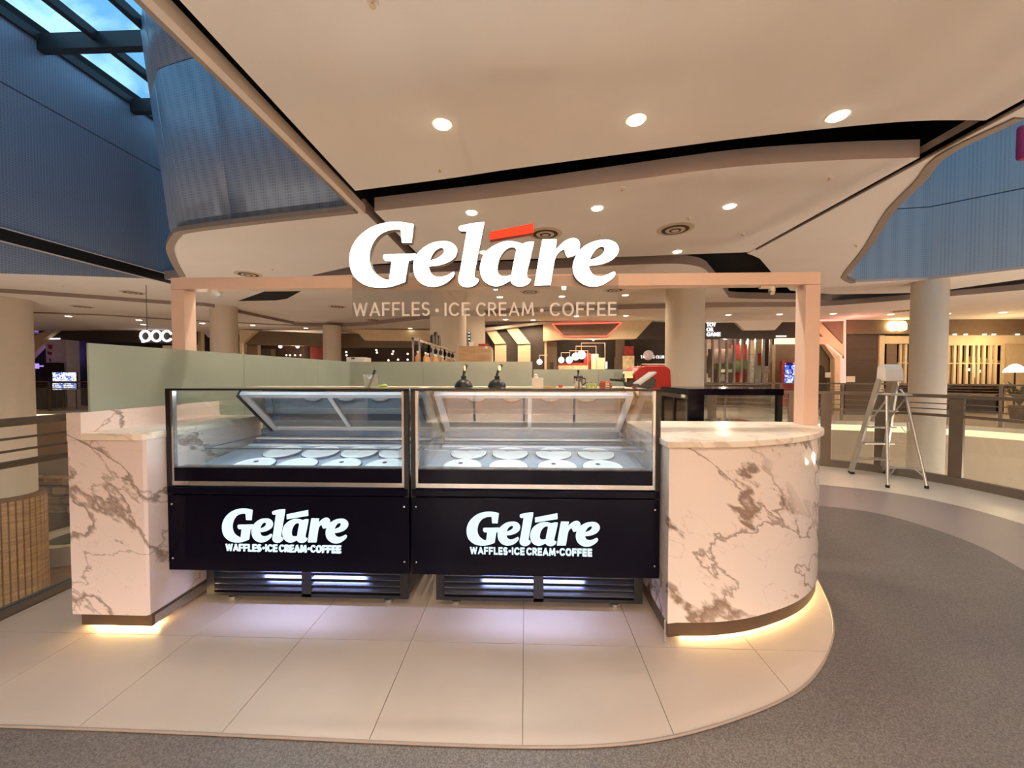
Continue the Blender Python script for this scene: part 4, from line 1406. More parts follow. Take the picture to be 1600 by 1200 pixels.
for k in range(6):
    xx = xm0 + 0.12 + k * 0.05
    c_ = thing('coffee_cup', f'dark cup on top of the red espresso machine, {ORD[k]} from the left', 'cup', (xx, 4.8, zt), 'cups on the espresso machine')
    MB().lathe([(0.016, 0), (0.024, 0.035), (0.021, 0.034), (0.014, 0.004)], (xx, 4.8 + 0.05 * (k % 2), zt + 0.001), 14).build('cup_body', M['black_plastic'], c_, smooth=True)
x = onY(975, 604, 4.5)[0]
t = thing('milk_jug', 'small pink cup under the espresso machine head', 'cup', (x, 4.5, bz))
MB().lathe([(0.03, 0), (0.04, 0.05), (0.037, 0.05), (0.027, 0.005)], (x, 4.5, bz + 0.001), 16).build('cup_body', M['red_box'], t, smooth=True)

# ================================================================== balustrades


def railing(pts, posts, label, glass_mat='clear_green', z_top=1.17, kerb=0.10, post_w=0.13, group=None):
    t = thing('glass_balustrade', label, 'balustrade', (pts[0][0], pts[0][1], 0), group)
    n = len(pts)
    for (z, w, h, nm) in ((z_top - 0.02, 0.075, 0.045, 'top_rail'), (1.05, 0.012, 0.014, 'thin_rail'), (0.975, 0.012, 0.014, 'thin_rail'), (0.895, 0.045, 0.035, 'lower_rail')):
        mb = MB()
        v, f = [], []
        for i, p in enumerate(pts):
            a, b = Vector(pts[max(0, i - 1)]), Vector(pts[min(n - 1, i + 1)])
            tt = (b - a).normalized()
            nr = Vector((-tt.y, tt.x)) * (w / 2)
            v += [(p[0] + nr.x, p[1] + nr.y, z - h / 2), (p[0] - nr.x, p[1] - nr.y, z - h / 2), (p[0] - nr.x, p[1] - nr.y, z + h / 2), (p[0] + nr.x, p[1] + nr.y, z + h / 2)]
        for i in range(n - 1):
            for k in range(4):
                f.append((i * 4 + k, i * 4 + (k + 1) % 4, i * 4 + 4 + (k + 1) % 4, i * 4 + 4 + k))
        f += [(3, 2, 1, 0), tuple(4 * (n - 1) + k for k in range(4))]
        mb.add(v, f).build(nm, M['rail'], t)
    for (x, y, a) in posts:
        c, s = math.cos(a), math.sin(a)
        w, d = post_w / 2, 0.025
        poly = [(x + c * i * w - s * j * d, y + s * i * w + c * j * d) for i, j in ((-1, -1), (1, -1), (1, 1), (-1, 1))]
        MB().prism(poly, FZ if kerb else 0, z_top - 0.045).build('post', M['rail'], t)
    for a, b in zip(posts, posts[1:]):
        # pane between two posts, following the line of points between them
        seg = [(a[0], a[1])]
        pa, pb = Vector(a[:2]), Vector(b[:2])
        dd = (pb - pa).normalized()
        q0, q1 = pa + dd * 0.08, pb - dd * 0.08
        MB().bar((q0.x, q0.y, (0.88 + kerb) / 2), (q1.x, q1.y, (0.88 + kerb) / 2), 0.012, 0.88 - kerb).build('pane', M[glass_mat], t)
    return t


def on_path(pts, ds):
    out = []
    acc = 0
    L = [0]
    for a, b in zip(pts, pts[1:]):
        acc += (Vector(b) - Vector(a)).length
        L.append(acc)
    for d in ds:
        for i in range(len(pts) - 1):
            if L[i] <= d <= L[i + 1]:
                s = (d - L[i]) / (L[i + 1] - L[i])
                a, b = Vector(pts[i]), Vector(pts[i + 1])
                p = a + (b - a) * s
                t = (b - a).normalized()
                out.append((p.x, p.y, math.atan2(t.y, t.x)))
                break
    return out


rail_r = curve([(5.87, -2.0), (5.90, 1.0), (5.86, 3.0), (5.76, 4.36), (5.60, 5.17), (5.22, 5.81), (4.73, 6.20), (4.36, 6.40), (3.9, 6.56), (3.2, 6.70), (2.4, 6.75)], 4)


def post_at(x, y):
    i = min(range(len(rail_r)), key=lambda k: (rail_r[k][0] - x) ** 2 + (rail_r[k][1] - y) ** 2)
    a, b = Vector(rail_r[max(0, i - 1)]), Vector(rail_r[min(len(rail_r) - 1, i + 1)])
    t = b - a
    return (rail_r[i][0], rail_r[i][1], math.atan2(t.y, t.x))


railing(rail_r, [post_at(*p) for p in ((5.87, -2.0), (5.90, 1.0), (5.86, 3.0), (5.76, 4.36), (5.60, 5.17), (5.22, 5.81), (4.73, 6.20), (4.36, 6.40), (3.2, 6.70), (2.4, 6.75))], 'brown metal and glass balustrade curving behind the stepladder')
railing([(-3.12, -3.0), (-3.12, 1.0), (-3.12, 4.5), (-3.12, 6.7)], [(-3.12, -3.0, math.pi / 2), (-3.12, 0.9, math.pi / 2), (-3.12, 4.3, math.pi / 2), (-3.12, 6.7, math.pi / 2)], 'brown metal and glass balustrade beside the narrow marble counter', kerb=0.035)
fr_path = [(p[0] + 0.06, p[1] + 0.12) for p in far_edge if p[1] > -2]
tot = sum((Vector(b) - Vector(a)).length for a, b in zip(fr_path, fr_path[1:]))
railing(fr_path, on_path(fr_path, [0.05 + 1.7 * k for k in range(int(tot / 1.7))]), 'thin glass balustrade along the opposite gallery edge', kerb=0.0, post_w=0.07)

# ================================================================== stepladder
t = thing('stepladder', 'open aluminium stepladder with white top cap by the balustrade', 'ladder', (5.05, 5.4, 0))
A0, A1 = (4.86, 5.72), (5.36, 5.78)      # feet of the tread side
C0, C1 = (4.74, 5.02), (5.20, 5.00)      # feet of the support side
hz = 1.38
tL, tR = Vector((4.95, 5.40, hz)), Vector((5.19, 5.40, hz))
capL, capR = Vector((4.955, 5.36, 1.52)), Vector((5.185, 5.36, 1.52))
for f, h, top in ((A0, tL, (4.97, 5.38, 1.53)), (A1, tR, (5.17, 5.38, 1.53))):
    MB().bar((f[0], f[1], 0.03), top, 0.028, 0.065, (0, 1, 0)).build('rail', M['alu'], t)
    MB().bar((f[0], f[1], 0.0), (f[0] + 0.006, f[1] - 0.01, 0.035), 0.036, 0.072, (0, 1, 0)).build('rubber_foot', M['rubber'], t)
for f, top in ((C0, (4.955, 5.30, 1.24)), (C1, (5.185, 5.30, 1.24))):
    MB().tube([(f[0], f[1], 0.025), (f[0] + (top[0] - f[0]) * 0.93, f[1] + (top[1] - f[1]) * 0.93, 1.15), (top[0], top[1] + 0.05, 1.24)], 0.017, 10).build('rail', M['alu'], t, smooth=True)
    MB().lathe([(0.022, 0), (0.022, 0.035)], (f[0], f[1], 0), 12).build('rubber_foot', M['rubber'], t)
for k in range(5):
    z = 0.24 + 0.235 * k
    s = z / 1.53
    a = Vector(A0).lerp(Vector((4.97, 5.38)), s)
    b = Vector(A1).lerp(Vector((5.17, 5.38)), s)
    wd = 0.08 if k < 4 else 0.24
    MB().box(a.x, b.x, min(a.y, b.y) - wd, max(a.y, b.y) + 0.01, z - 0.018, z).build('tread' if k < 4 else 'platform', M['alu'], t, bevel=0.003)
a, b = Vector(C0).lerp(Vector((4.955, 5.30)), 0.19), Vector(C1).lerp(Vector((5.185, 5.30)), 0.19)
MB().tube([(a.x, a.y, 0.24), (b.x, b.y, 0.24)], 0.010, 8).build('brace', M['alu'], t, smooth=True)
for q, w in ((a, 1), (b, -1)):
    MB().bar((q.x - w * 0.02, q.y - 0.03, 0.12), (q.x + w * 0.10, q.y, 0.24), 0.012).build('brace', M['alu'], t)
for q in ((4.955, 5.30), (5.185, 5.30)):
    MB().bar((q[0], q[1], 1.1), (q[0], 5.52, 0.80), 0.008, 0.02).build('stay', M['alu'], t)
capo = MB()
pc = [(5.33, 1.36), (5.345, 1.50), (5.37, 1.565), (5.41, 1.575), (5.44, 1.55), (5.45, 1.37), (5.43, 1.37), (5.42, 1.53), (5.38, 1.545), (5.36, 1.49), (5.345, 1.36)]
MB().prism_x([(5.315, 1.345), (5.33, 1.50), (5.36, 1.57), (5.41, 1.58), (5.445, 1.55), (5.455, 1.36)], 4.945, 5.20).build('top_cap', M['alu_w'], t, bevel=0.02)
MB().tube([(5.12, 5.27, 0.75), (5.16, 5.25, 0.68), (5.24, 5.28, 0.70), (5.30, 5.35, 0.80)], 0.005, 6).build('cord', M['alu_w'], t, smooth=True)

for ch in t.children:
    ch.location.x -= 0.13
t.location.x -= 0.0

# ================================================================== opposite shops


def R(name, mat, parent, px0, py0, px1, py1, Y, d=0.1, **k):
    (xa, za), (xb, zb) = onY(px0, py0, Y), onY(px1, py1, Y)
    if Y > 14:
        za = min(za, 3.355)
        zb = 0.001 if py1 >= 636 else zb
    return MB().box(xa, xb, Y, Y + d, za, zb).build(name, M[mat] if isinstance(mat, str) else mat, parent, **k)


def PY(name, mat, parent, pts, Y, d=0.1):
    q = [onY(a, b, Y) for a, b in pts]
    q = [(x, min(3.355, 0.001 if b >= 636 else z)) for (x, z), (_, b) in zip(q, pts)]
    return MB().prism_y(q, Y, Y + d).build(name, M[mat], parent)


def shop(label, px, Y):
    x, _ = onY(px, 600, Y)
    return thing('shop_front', label, 'shop', (x, Y, 0), 'shops on the opposite gallery')


YL = 16.2
# games shop with purple light, far left
t = shop('dark games shop with purple lit panel and white counters', 80, YL)
R('fascia', 'dark_fascia', t, 60, 503, 97, 530, YL, 0.3)
PY('portal_band', 'cream_panel', t, [(40, 548), (88, 506), (74, 503), (40, 530)], YL - 0.25, 0.2)
PY('portal_band', 'cream_panel', t, [(40, 566), (40, 546), (52, 531), (74, 531)], YL - 0.2, 0.2)
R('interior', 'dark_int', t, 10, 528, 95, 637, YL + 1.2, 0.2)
R('pillar', 'lilac', t, 71, 531, 106, 637, YL - 0.1, 0.5)
for k, (a, b, c, d) in enumerate(((74, 538, 81, 546), (73, 549, 80, 555), (76, 560, 79, 566))):
    MB().prism_y([onY(a, b, YL - 0.13), onY(c, b + 1, YL - 0.13), onY(c - 1, d, YL - 0.13), onY(a + 2, d - 1, YL - 0.13)], YL - 0.13, YL - 0.10).build('red_graphic', M['magenta'], t)
R('lit_strip', 'purple_glow', t, 50, 571, 70, 573, YL + 0.3, 0.05)
R('sill_sign', 'white_glow', t, 73, 528.3, 93, 530.2, YL - 0.03, 0.03)
lamp('shop_lamp', (onY(64, 560, YL)[0], YL + 0.6, 2.4), 14, t, color=(0.35, 0.25, 1.0))
for k, (a, b, c, d) in enumerate(((82, 582, 118, 597), (82, 599, 97, 609), (99, 599, 118, 608))):
    (xa, za), (xb, zb) = onY(a, b, YL - 1.0), onY(c, d, YL - 1.0)
    o = thing('info_board', ('wide', 'small left', 'small right')[k] + ' lit white info board in front of the games shop', 'sign board', ((xa + xb) / 2, YL - 1.0, zb), 'lit info boards by the games shop')
    B('board_face', M['screen_board'], o, xa, xb, YL - 1.0, YL - 0.97, zb, za)
    B('board_frame', M['dark_fascia'], o, xa - 0.02, xb + 0.02, YL - 0.97, YL - 0.92, zb - 0.02, za + 0.02)
    for lx in (xa + 0.05, xb - 0.05):
        MB().box(lx - 0.012, lx + 0.012, YL - 0.95, YL - 0.93, 0.001, zb).build('leg', M['dark_fascia'], o)
o = thing('arcade_machine', 'dark arcade machine with purple glow beside the lilac pillar', 'arcade machine', (onY(60, 630, YL - 1)[0], YL - 1, 0))
(xa, za), (xb, zb) = onY(51, 566, YL - 1), onY(66, 632, YL - 1)
MB().prism_x([(YL - 1, 0), (YL - 0.2, 0), (YL - 0.2, za), (YL - 0.6, za), (YL - 0.75, 1.35), (YL - 1.0, 1.1)], xa, xb).build('cabinet', M['dark_int'], o)
R('arcade_screen', 'purple_glow', o, 53, 568, 60, 576, YL - 0.62, 0.03)
# shop with ring letters
t = shop('charcoal shop front with three white ring letters', 200, YL)
PY('fascia', 'dark_fascia', t, [(96, 505), (300, 517), (300, 538), (96, 531)], YL, 0.3)
R('interior', 'dark_int', t, 96, 531, 300, 640, YL + 0.8, 0.2)
R('small_sign', 'cream_panel', t, 254, 540, 266, 545, YL, 0.1)
for k, px in enumerate((226.5, 243.5, 260)):
    x, z = onY(px, 525, YL - 0.08)
    ro = 9.6 / 600 * YL
    pts = [(x + (ro - 0.045) * math.cos(2 * math.pi * i / 28 + 0.35), YL - 0.06, z + (ro - 0.045) * math.sin(2 * math.pi * i / 28 + 0.35)) for i in range(29 if k < 2 else 25)]
    if k == 0:
        pts = pts[:19] + pts[22:] if False else pts
    MB().tube(pts, 0.05, 8).build('ring_letter', M['white_glow'], t, smooth=True)
MB().box(onY(226, 530, YL)[0] - 0.03, onY(226, 530, YL)[0] + 0.03, YL - 0.12, YL - 0.02, onY(226, 535.5, YL)[1], onY(226, 531, YL)[1]).build('ring_tail', M['white_glow'], t)
# cream pilaster
t = shop('narrow cream lit pilaster beside a dark doorway', 310, 16.8)
R('pilaster', 'cream_panel', t, 298, 506, 316, 640, 16.8, 0.5)
R('doorway', 'dark_int', t, 316, 509, 330, 640, 17.0, 0.3)
PY('awning', 'lilac', t, [(317, 512), (325, 512), (325, 527)], 16.9, 0.1)
lamp('shop_lamp', (onY(308, 500, 16.8)[0], 16.4, 3.0), 12, t)
# dark restaurant
t = shop('brown restaurant front with slanted cream corner and dim interior', 440, YL)
PY('portal_band', 'cream_panel', t, [(374, 512), (400, 516), (378, 537), (378, 640), (374, 640)], YL - 0.3, 0.3)
PY('fascia', 'taupe_panel', t, [(399, 516), (508, 521), (508, 541), (379, 538)], YL - 0.1, 0.3)
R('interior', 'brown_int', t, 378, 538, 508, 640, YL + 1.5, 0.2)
R('side_panel', 'taupe_panel', t, 378, 539, 404, 640, YL, 0.2)
R('pillar', 'taupe_panel', t, 476, 541, 482, 640, YL, 0.2)
R('red_panel', 'poster_red', t, 483, 541, 506, 640, YL + 0.6, 0.1)
R('shelf_unit', 'slate_gloss', t, 405, 545, 424, 562, YL + 1.0, 0.3)
for k, (a, b) in enumerate(((438, 541.5), (465, 541.5))):
    x, z = onY(a, b, YL + 0.2)
    MB().ball((x, YL + 0.2, z), 0.075, 12, 8).build('lamp_bulb', M['globe'], t, smooth=True)
for k, a in enumerate((447.5, 453, 461, 469.5)):
    x, z = onY(a, 555, YL + 1.3)
    MB().ball((x, YL + 1.3, z), 0.04, 10, 6).build('lamp_bulb', M['globe'], t, smooth=True)
lamp('shop_lamp', (onY(450, 545, YL)[0], YL + 0.5, 2.3), 20, t)
# second dark shop
t = shop('dark brown shop front under an angled cream bulkhead', 600, YL)
PY('bulkhead', 'cream_panel', t, [(530, 518), (560, 521), (570, 532), (680, 533), (680, 516), (530, 514)], YL - 0.2, 0.3)
R('fascia', 'taupe_panel', t, 530, 521, 680, 543, YL, 0.2)
R('interior', 'brown_int', t, 530, 543, 690, 640, YL + 1.2, 0.2)
for k, (a, b) in enumerate(((541, 550), (541.5, 555), (588, 547), (589, 551), (614.5, 549), (613, 553), (607, 563), (622, 562), (637, 553), (637, 562))):
    x, z = onY(a, b, YL + 0.9)
    MB().ball((x, YL + 0.9, z), 0.045, 10, 6).build('lamp_bulb', M['globe'], t, smooth=True)
x, z = onY(560, 562, 6.6)
t = thing('printer', 'small white box on the gallery behind the frosted screen', 'box', (x, 6.6, 1.55))
xx0, xx1 = onY(545, 560, 6.6)[0], onY(573, 560, 6.6)[0]
B('case', M['paper'], t, xx0, xx1, 6.5, 6.8, 1.0, onY(560, 558.5, 6.6)[1], bevel=0.01)
B('slot', M['black_plastic'], t, xx0 + 0.09, xx0 + 0.15, 6.495, 6.5, onY(560, 561.5, 6.6)[1], onY(560, 559.5, 6.6)[1])

# ---- striped corner shop
YM = 14.1
t = shop('corner shop clad in slanted dark and cream stripes', 800, YM)
R('wall_panel', 'dark_fascia', t, 757, 507, 852, 640, YM + 0.12, 0.2)
for a, b, c, d in ((759, 774, 773, 791), (790, 808, 809, 829)):
    PY('stripe', 'cream_stripe', t, [(a, 517 if a < 780 else 513), (b, 515 if a < 780 else 511), (d, 537), (c, 538)], YM - 0.02, 0.1)
    PY('stripe', 'cream_stripe', t, [(c, 539), (d, 538), (d, 640), (c, 640)], YM + 0.02, 0.1)
PY('roof_edge', 'plaster', t, [(757, 512), (852, 499), (852, 505), (757, 517)], YM - 0.15, 0.25)
# ---- neon shop
t = shop('shop with cream bulkhead, red neon trapezoid and hanging globe lamps', 930, YM)
PY('bulkhead', 'cream_panel', t, [(849, 506), (880, 500), (1020, 500), (1018, 503), (994, 529), (880, 530), (849, 533)], YM - 0.15, 0.3)
PY('corner_panel', 'dark_fascia', t, [(1018, 503), (1040, 503), (1040, 530), (994, 529)], YM - 0.1, 0.2)
PY('inset', 'taupe_panel', t, [(866, 507), (968, 505), (948, 524), (881, 524)], YM - 0.2, 0.05)
neon = [onY(a, b, YM - 0.24) for a, b in ((863, 506.5), (971, 504), (950, 525), (880, 525.5))]
for i in range(4):
    a, b = neon[i], neon[(i + 1) % 4]
    MB().tube([(a[0], YM - 0.24, a[1]), (b[0], YM - 0.24, b[1])], 0.022, 8).build('neon_tube', M['neon_red'], t, smooth=True)
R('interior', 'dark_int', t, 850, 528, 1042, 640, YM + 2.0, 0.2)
R('pilaster', 'cream_panel', t, 851, 533, 854, 640, YM, 0.2)
R('pilaster', 'taupe_panel', t, 854, 534, 870, 640, YM + 0.3, 0.2)
R('notice', 'dark_fascia', t, 859, 566, 865, 577, YM + 0.27, 0.03)
R('menu_board', 'poster_cream', t, 924, 553, 935, 577, YM + 1.2, 0.05)
R('menu_board', 'poster_cream', t, 933, 559, 945, 577, YM + 1.1, 0.05)
R('counter_front', 'poster_red', t, 872, 567, 918, 571, YM + 1.0, 0.4)
R('counter_front', 'poster_cream', t, 872, 571, 918, 580, YM + 1.0, 0.4)
R('red_wall', 'poster_red', t, 912, 552, 923, 578, YM + 1.6, 0.2)
R('white_post', 'white_glow', t, 946, 565, 949, 576, YM + 0.8, 0.05)
R('poster', 'poster_red', t, 976, 541, 990, 556, YM + 1.6, 0.05)
R('poster', 'poster_cream', t, 973, 556, 991, 577, YM + 1.5, 0.05)
R('poster', 'slate_gloss', t, 960, 558, 972, 577, YM + 1.5, 0.05)
R('pillar', 'slate_gloss', t, 962, 531, 976, 577, YM + 1.8, 0.1)
lamp('shop_lamp', (onY(930, 545, YM)[0], YM + 0.6, 2.6), 40, t)
x0s, z0s = onY(1001, 560, YM + 1.4)
x1s, z1s = onY(1038, 555.5, YM + 1.4)
fit_text('TASTING CLUB', x0s, x1s, z0s, z1s, YM + 1.4, 0.03, bold=0.01).build('wall_sign', M['white_glow'], t)
xx, zz = onY(1013, 555, YM + 1.45)
MB().ball((xx, YM + 1.45, zz), 0.2, 16, 10).build('sign_lamp', M['lilac'], t, smooth=True)
globes = ((843, 565.5, 4.4, 13.6, None), (877, 562.5, 4.8, 14.6, None), (889.5, 562.5, 5.4, 14.4, None), (899.5, 557, 6.0, 14.2, None), (908.5, 554.5, 6.7, 13.9, None), (927, 530.5, 2.2, 14.9, None))
gl_lab = ('lowest globe lamp in front of the dark stripe', 'leftmost globe lamp of the four inside the neon shop', 'second globe lamp of the four inside the neon shop', 'third globe lamp of the four inside the neon shop', 'largest globe lamp of the four inside the neon shop', 'tiny high globe lamp under the neon bulkhead')
arms = {0: [(843, 565), (843, 555), (855, 555)], 1: [(877, 560), (877, 551), (891, 551)], 2: [(890, 560), (890, 548), (918.5, 548), (918.5, 577)], 3: [(900, 555), (900, 541), (931.5, 541), (931.5, 577)], 4: [(908.5, 552), (908.5, 536), (945.5, 536), (945.5, 577)]}
for k, (px, py, r, Y, _) in enumerate(globes):
    x, z = onY(px, py, Y)
    t = thing('globe_lamp', gl_lab[k], 'lamp', (x, Y, z), 'white globe lamps of the neon shop')
    MB().ball((x, Y, z), r / 600 * Y, 18, 12).build('globe', M['globe'], t, smooth=True)
    if k in arms:
        MB().tube([(onY(a, b, Y)[0], Y + 0.02, onY(a, b, Y)[1]) for a, b in arms[k]] + ([(onY(855, 555, Y)[0], YM, onY(855, 555, Y)[1])] if k == 0 else []), 0.018, 6).build('lamp_arm', M['copper'], t)
# ---- toy shop
t = shop('toy shop with charcoal fascia, white bulkhead and glazed mullioned front', 1160, YM)
R('fascia', 'dark_fascia', t, 1099, 503, 1250, 529, YM, 0.2)
PY('bulkhead', 'plaster', t, [(1099, 498), (1252, 498), (1252, 502.5), (1223, 502.5), (1211, 515.5), (1163, 516), (1150, 503.5), (1099, 503.5)], YM - 0.15, 0.25)
R('interior', 'toy_c', t, 1099, 529, 1212, 602, YM + 1.8, 0.2)
for k, s in enumerate(('TOY', 'OR', 'GAME')):
    xa, za = onY(1104.5, 504 + k * 7.6, YM - 0.05)
    xb, zb = onY((1119, 1115, 1126)[k], 510.2 + k * 7.6, YM - 0.05)
    fit_text(s, xa, xb, zb, za, YM - 0.06, 0.05, bold=0.02).build('sign_word', M['white_glow'], t)
for k in range(10):
    px = 1102.5 + k * 11.35
    R('mullion', 'steel', t, px - 1.1, 530, px + 1.1, 600, YM, 0.08)
R('sill', 'steel', t, 1101, 599, 1206, 601, YM, 0.1)
R('glass_front', 'clear', t, 1102, 530, 1205, 600, YM + 0.04, 0.01)
items = [(1149, 538, 1168, 562, 'poster_red'), (1172, 532, 1181, 553, 'cream_panel'), (1183, 531, 1190, 552, 'cream_panel'), (1172, 554, 1181, 598, 'toy_a'), (1184, 554, 1191, 570, 'red_box'), (1184, 571, 1192, 598, 'toy_a'), (1195, 572, 1200, 598, 'toy_a'), (1107, 570, 1122, 590, 'toy_c'), (1112, 545, 1145, 568, 'toy_c'), (1113, 567, 1146, 577, 'toy_b'), (1147, 563, 1168, 577, 'toy_b'), (1127, 577, 1134, 582, 'paper'), (1137, 577, 1147, 582, 'paper'), (1149, 577, 1157, 582, 'paper'), (1138, 583, 1145, 597, 'slate_gloss'), (1150, 582, 1158, 597, 'red_plastic'), (1161, 575, 1169, 597, 'poster_red'), (1126, 584, 1135, 596, 'toy_a'), (1105, 583, 1112, 597, 'toy_a')]
for a, b, c, d, m in items:
    R('display_item', m, t, a, b, c, d, YM + 1.0 + 0.3 * random.random(), 0.3)
lamp('shop_lamp', (onY(1150, 540, YM)[0], YM + 0.8, 2.7), 55, t)
R('dark_panel', 'taupe_panel', t, 1212, 538, 1280, 640, YM + 0.05, 0.2)
R('lit_header', 'cream_glow', t, 1212.5, 528.5, 1250, 537.5, YM - 0.02, 0.1)
R('header_text', 'white_glow', t, 1213, 524.3, 1229, 526.2, YM - 0.03, 0.05)
t = thing('advert_screen', 'bright blue and white advert screen in a red frame beside the copper post', 'screen', (onY(1240, 600, YM - 0.5)[0], YM - 0.5, 0))
R('frame', 'poster_red', t, 1224.5, 564, 1252, 640, YM - 0.45, 0.2)
R('picture', 'screen_blue', t, 1228, 567, 1252, 600, YM - 0.5, 0.05)
t = thing('statue', 'brown life-size standee holding a small white sign', 'standee', (onY(1286, 640, YM - 0.6)[0], YM - 0.6, 0))
PY('standee_board', 'brown_int', t, [(1281, 640), (1281, 572), (1284, 570.5), (1288, 574), (1289, 581), (1292, 588), (1292, 600), (1294, 640)], YM - 0.6, 0.06)
R('small_sign', 'paper', t, 1290, 582, 1298, 590, YM - 0.64, 0.03)
# ---- pink portal
t = shop('angular portal outlined with pink neon beside the copper post', 1305, YM)
PY('portal_head', 'cream_panel', t, [(1280, 498), (1322, 498), (1322, 560), (1280, 520)], YM - 0.1, 0.15)
R('dark_wall', 'taupe_panel', t, 1280.5, 530, 1322, 640, YM + 0.06, 0.1)
PY('recess', 'taupe_panel', t, [(1285, 504), (1317, 502), (1317, 537)], YM - 0.14, 0.05)
PY('portal_leg', 'cream_panel', t, [(1280, 526), (1288, 526), (1316, 556), (1316, 640), (1304, 640), (1304, 560), (1288, 538), (1280, 538)], YM - 0.2, 0.2)
for pts in ([(1320.5, 500), (1320.5, 600)], [(1281, 500), (1320.5, 499.5)], [(1292, 538), (1314.5, 557), (1314.5, 605)], [(1317.5, 560), (1317.5, 605)]):
    MB().tube([(onY(a, b, YM - 0.26)[0], YM - 0.26, min(3.33, onY(a, b, YM - 0.26)[1])) for a, b in pts], 0.022, 6).build('neon_tube', M['neon_pink'], t)
lamp('neon_spill', (onY(1305, 520, YM)[0], YM - 0.8, 2.9), 8, t, color=(1.0, 0.35, 0.28))
# ---- slate panels
t = shop('blank slate panel wall with a small notice', 1350, YM)
for a, b in ((522, 546), (546, 564), (564, 640)):
    R('panel', 'slate_gloss', t, 1322, a, 1375, b - 0.4, YM, 0.1)
R('header', 'taupe_panel', t, 1322, 497, 1430, 521.5, YM - 0.1, 0.25)
R('notice', 'paper', t, 1323, 588, 1336, 597, YM - 0.03, 0.03)
R('door_frame', 'cream_panel', t, 1375, 524, 1380, 640, YM - 0.05, 0.1)
R('door_gap', 'dark_int', t, 1380, 524, 1383, 640, YM, 0.05)
R('wall_panel', 'cream_panel', t, 1383, 525, 1422, 537, YM - 0.05, 0.1)
R('wall_panel', 'taupe_panel', t, 1383, 537, 1402, 640, YM, 0.1)
R('interior', 'brown_int', t, 1400, 537, 1425, 640, YM + 1.2, 0.1)
for px in (1402.5, 1407.5, 1415.5):
    R('mullion', 'cream_panel', t, px - 0.9, 538, px + 0.9, 602, YM, 0.08)
R('mullion', 'cream_panel', t, 1402, 566.5, 1420, 568, YM - 0.01, 0.06)
x, z = onY(1404, 508, YM - 0.3)
t = thing('lit_sign', 'blazing amber lit letters on the beam behind the pale column', 'sign', (x, YM - 0.3, z))
xe, ze = onY(1421, 516, YM - 0.3)
xs_, zs_ = onY(1394, 501, YM - 0.3)
fit_text('oe', xs_, xe, ze, zs_, YM - 0.22, 0.12, bold=0.05).build('letters', M['amber_glow'], t)
# ---- warm cafe on the right
YR = 14.1
t = shop('warm lit cafe front with white glazing bars and brown header', 1525, YR)
R('header', 'taupe_panel', t, 1474, 497, 1680, 523, YR - 0.1, 0.25)
R('cream_header', 'cream_panel', t, 1474, 524, 1680, 536.5, YR - 0.05, 0.2)
R('interior', 'brown_int', t, 1474, 536, 1680, 640, YR + 1.6, 0.2)
R('end_wall', 'cream_panel', t, 1577, 537, 1680, 640, YR + 0.1, 0.1)
for k, px in enumerate((1492, 1501, 1511, 1521, 1529, 1538, 1548, 1556, 1568)):
    R('mullion', 'cream_panel', t, px - 1.0, 538, px + 1.0, 605, YR, 0.06)
R('mullion', 'cream_panel', t, 1477, 537, 1570, 539.5, YR - 0.01, 0.06)
R('mullion', 'cream_panel', t, 1478, 567, 1570, 568.4, YR - 0.01, 0.06)
R('sill', 'plinth', t, 1476, 602, 1580, 606, YR, 0.1)
R('lit_pillar', 'cream_panel', t, 1479, 539, 1485, 602, YR + 0.2, 0.1)
R('dark_pillar', 'brown_int', t, 1494, 540, 1499, 602, YR + 0.5, 0.1)
PY('awning', 'cream_panel', t, [(1500, 556), (1520, 557), (1568, 564), (1568, 569), (1500, 567)], YR + 1.0, 0.3)
PY('brace', 'brown_int', t, [(1496, 553), (1532, 552), (1532, 555), (1513, 556), (1500, 570), (1498, 568)], YR + 0.7, 0.1)
R('lit_panel', 'cream_glow', t, 1520, 568, 1527, 590, YR + 1.3, 0.05)
for k, (a, b) in enumerate(((1515.5, 577.5), (1532.5, 580))):
    x, z = onY(a, b, YR + 0.8)
    MB().lathe([(0.10, -0.05), (0.06, 0.03), (0.02, 0.05)], (x, YR + 0.8, z), 14).build('pendant_shade', M['globe'], t, smooth=True)
for k, px in enumerate((1492, 1509, 1538, 1553, 1590)):
    x, z = onY(px, 522.5, YR - 0.15)
    MB().lathe([(0.05, -0.02), (0.05, 0.02)], (x, YR - 0.15, z), 12).build('spot_lens', M['globe'], t)
lamp('shop_lamp', (onY(1525, 550, YR)[0], YR - 0.9, 2.2), 26, t, color=(1.0, 0.70, 0.36))
x, z = onY(1586, 577, YR - 1.5)
t = thing('table_lamp', 'glowing white dome lamp at the warm cafe', 'lamp', (x, YR - 1.5, 0))
MB().lathe([(0.26, -0.10), (0.22, 0.0), (0.12, 0.12), (0.04, 0.17)], (x, YR - 1.5, z), 20).build('shade', M['globe'], t, smooth=True)
MB().lathe([(0.16, 0.0), (0.16, 0.03), (0.02, 0.05), (0.02, z - 0.10)], (x, YR - 1.5, 0), 16).build('stand', M['dark_int'], t, smooth=True)
x, z = onY(1594, 596, YR - 2.2)
t = thing('leafy_plant', 'dark leafy potted plant in front of the warm cafe', 'plant', (x, YR - 2.2, 0))
MB().lathe([(0.16, 0), (0.22, 0.5), (0.2, 0.52)], (x, YR - 2.2, 0), 16).build('pot', M['plinth'], t, smooth=True)
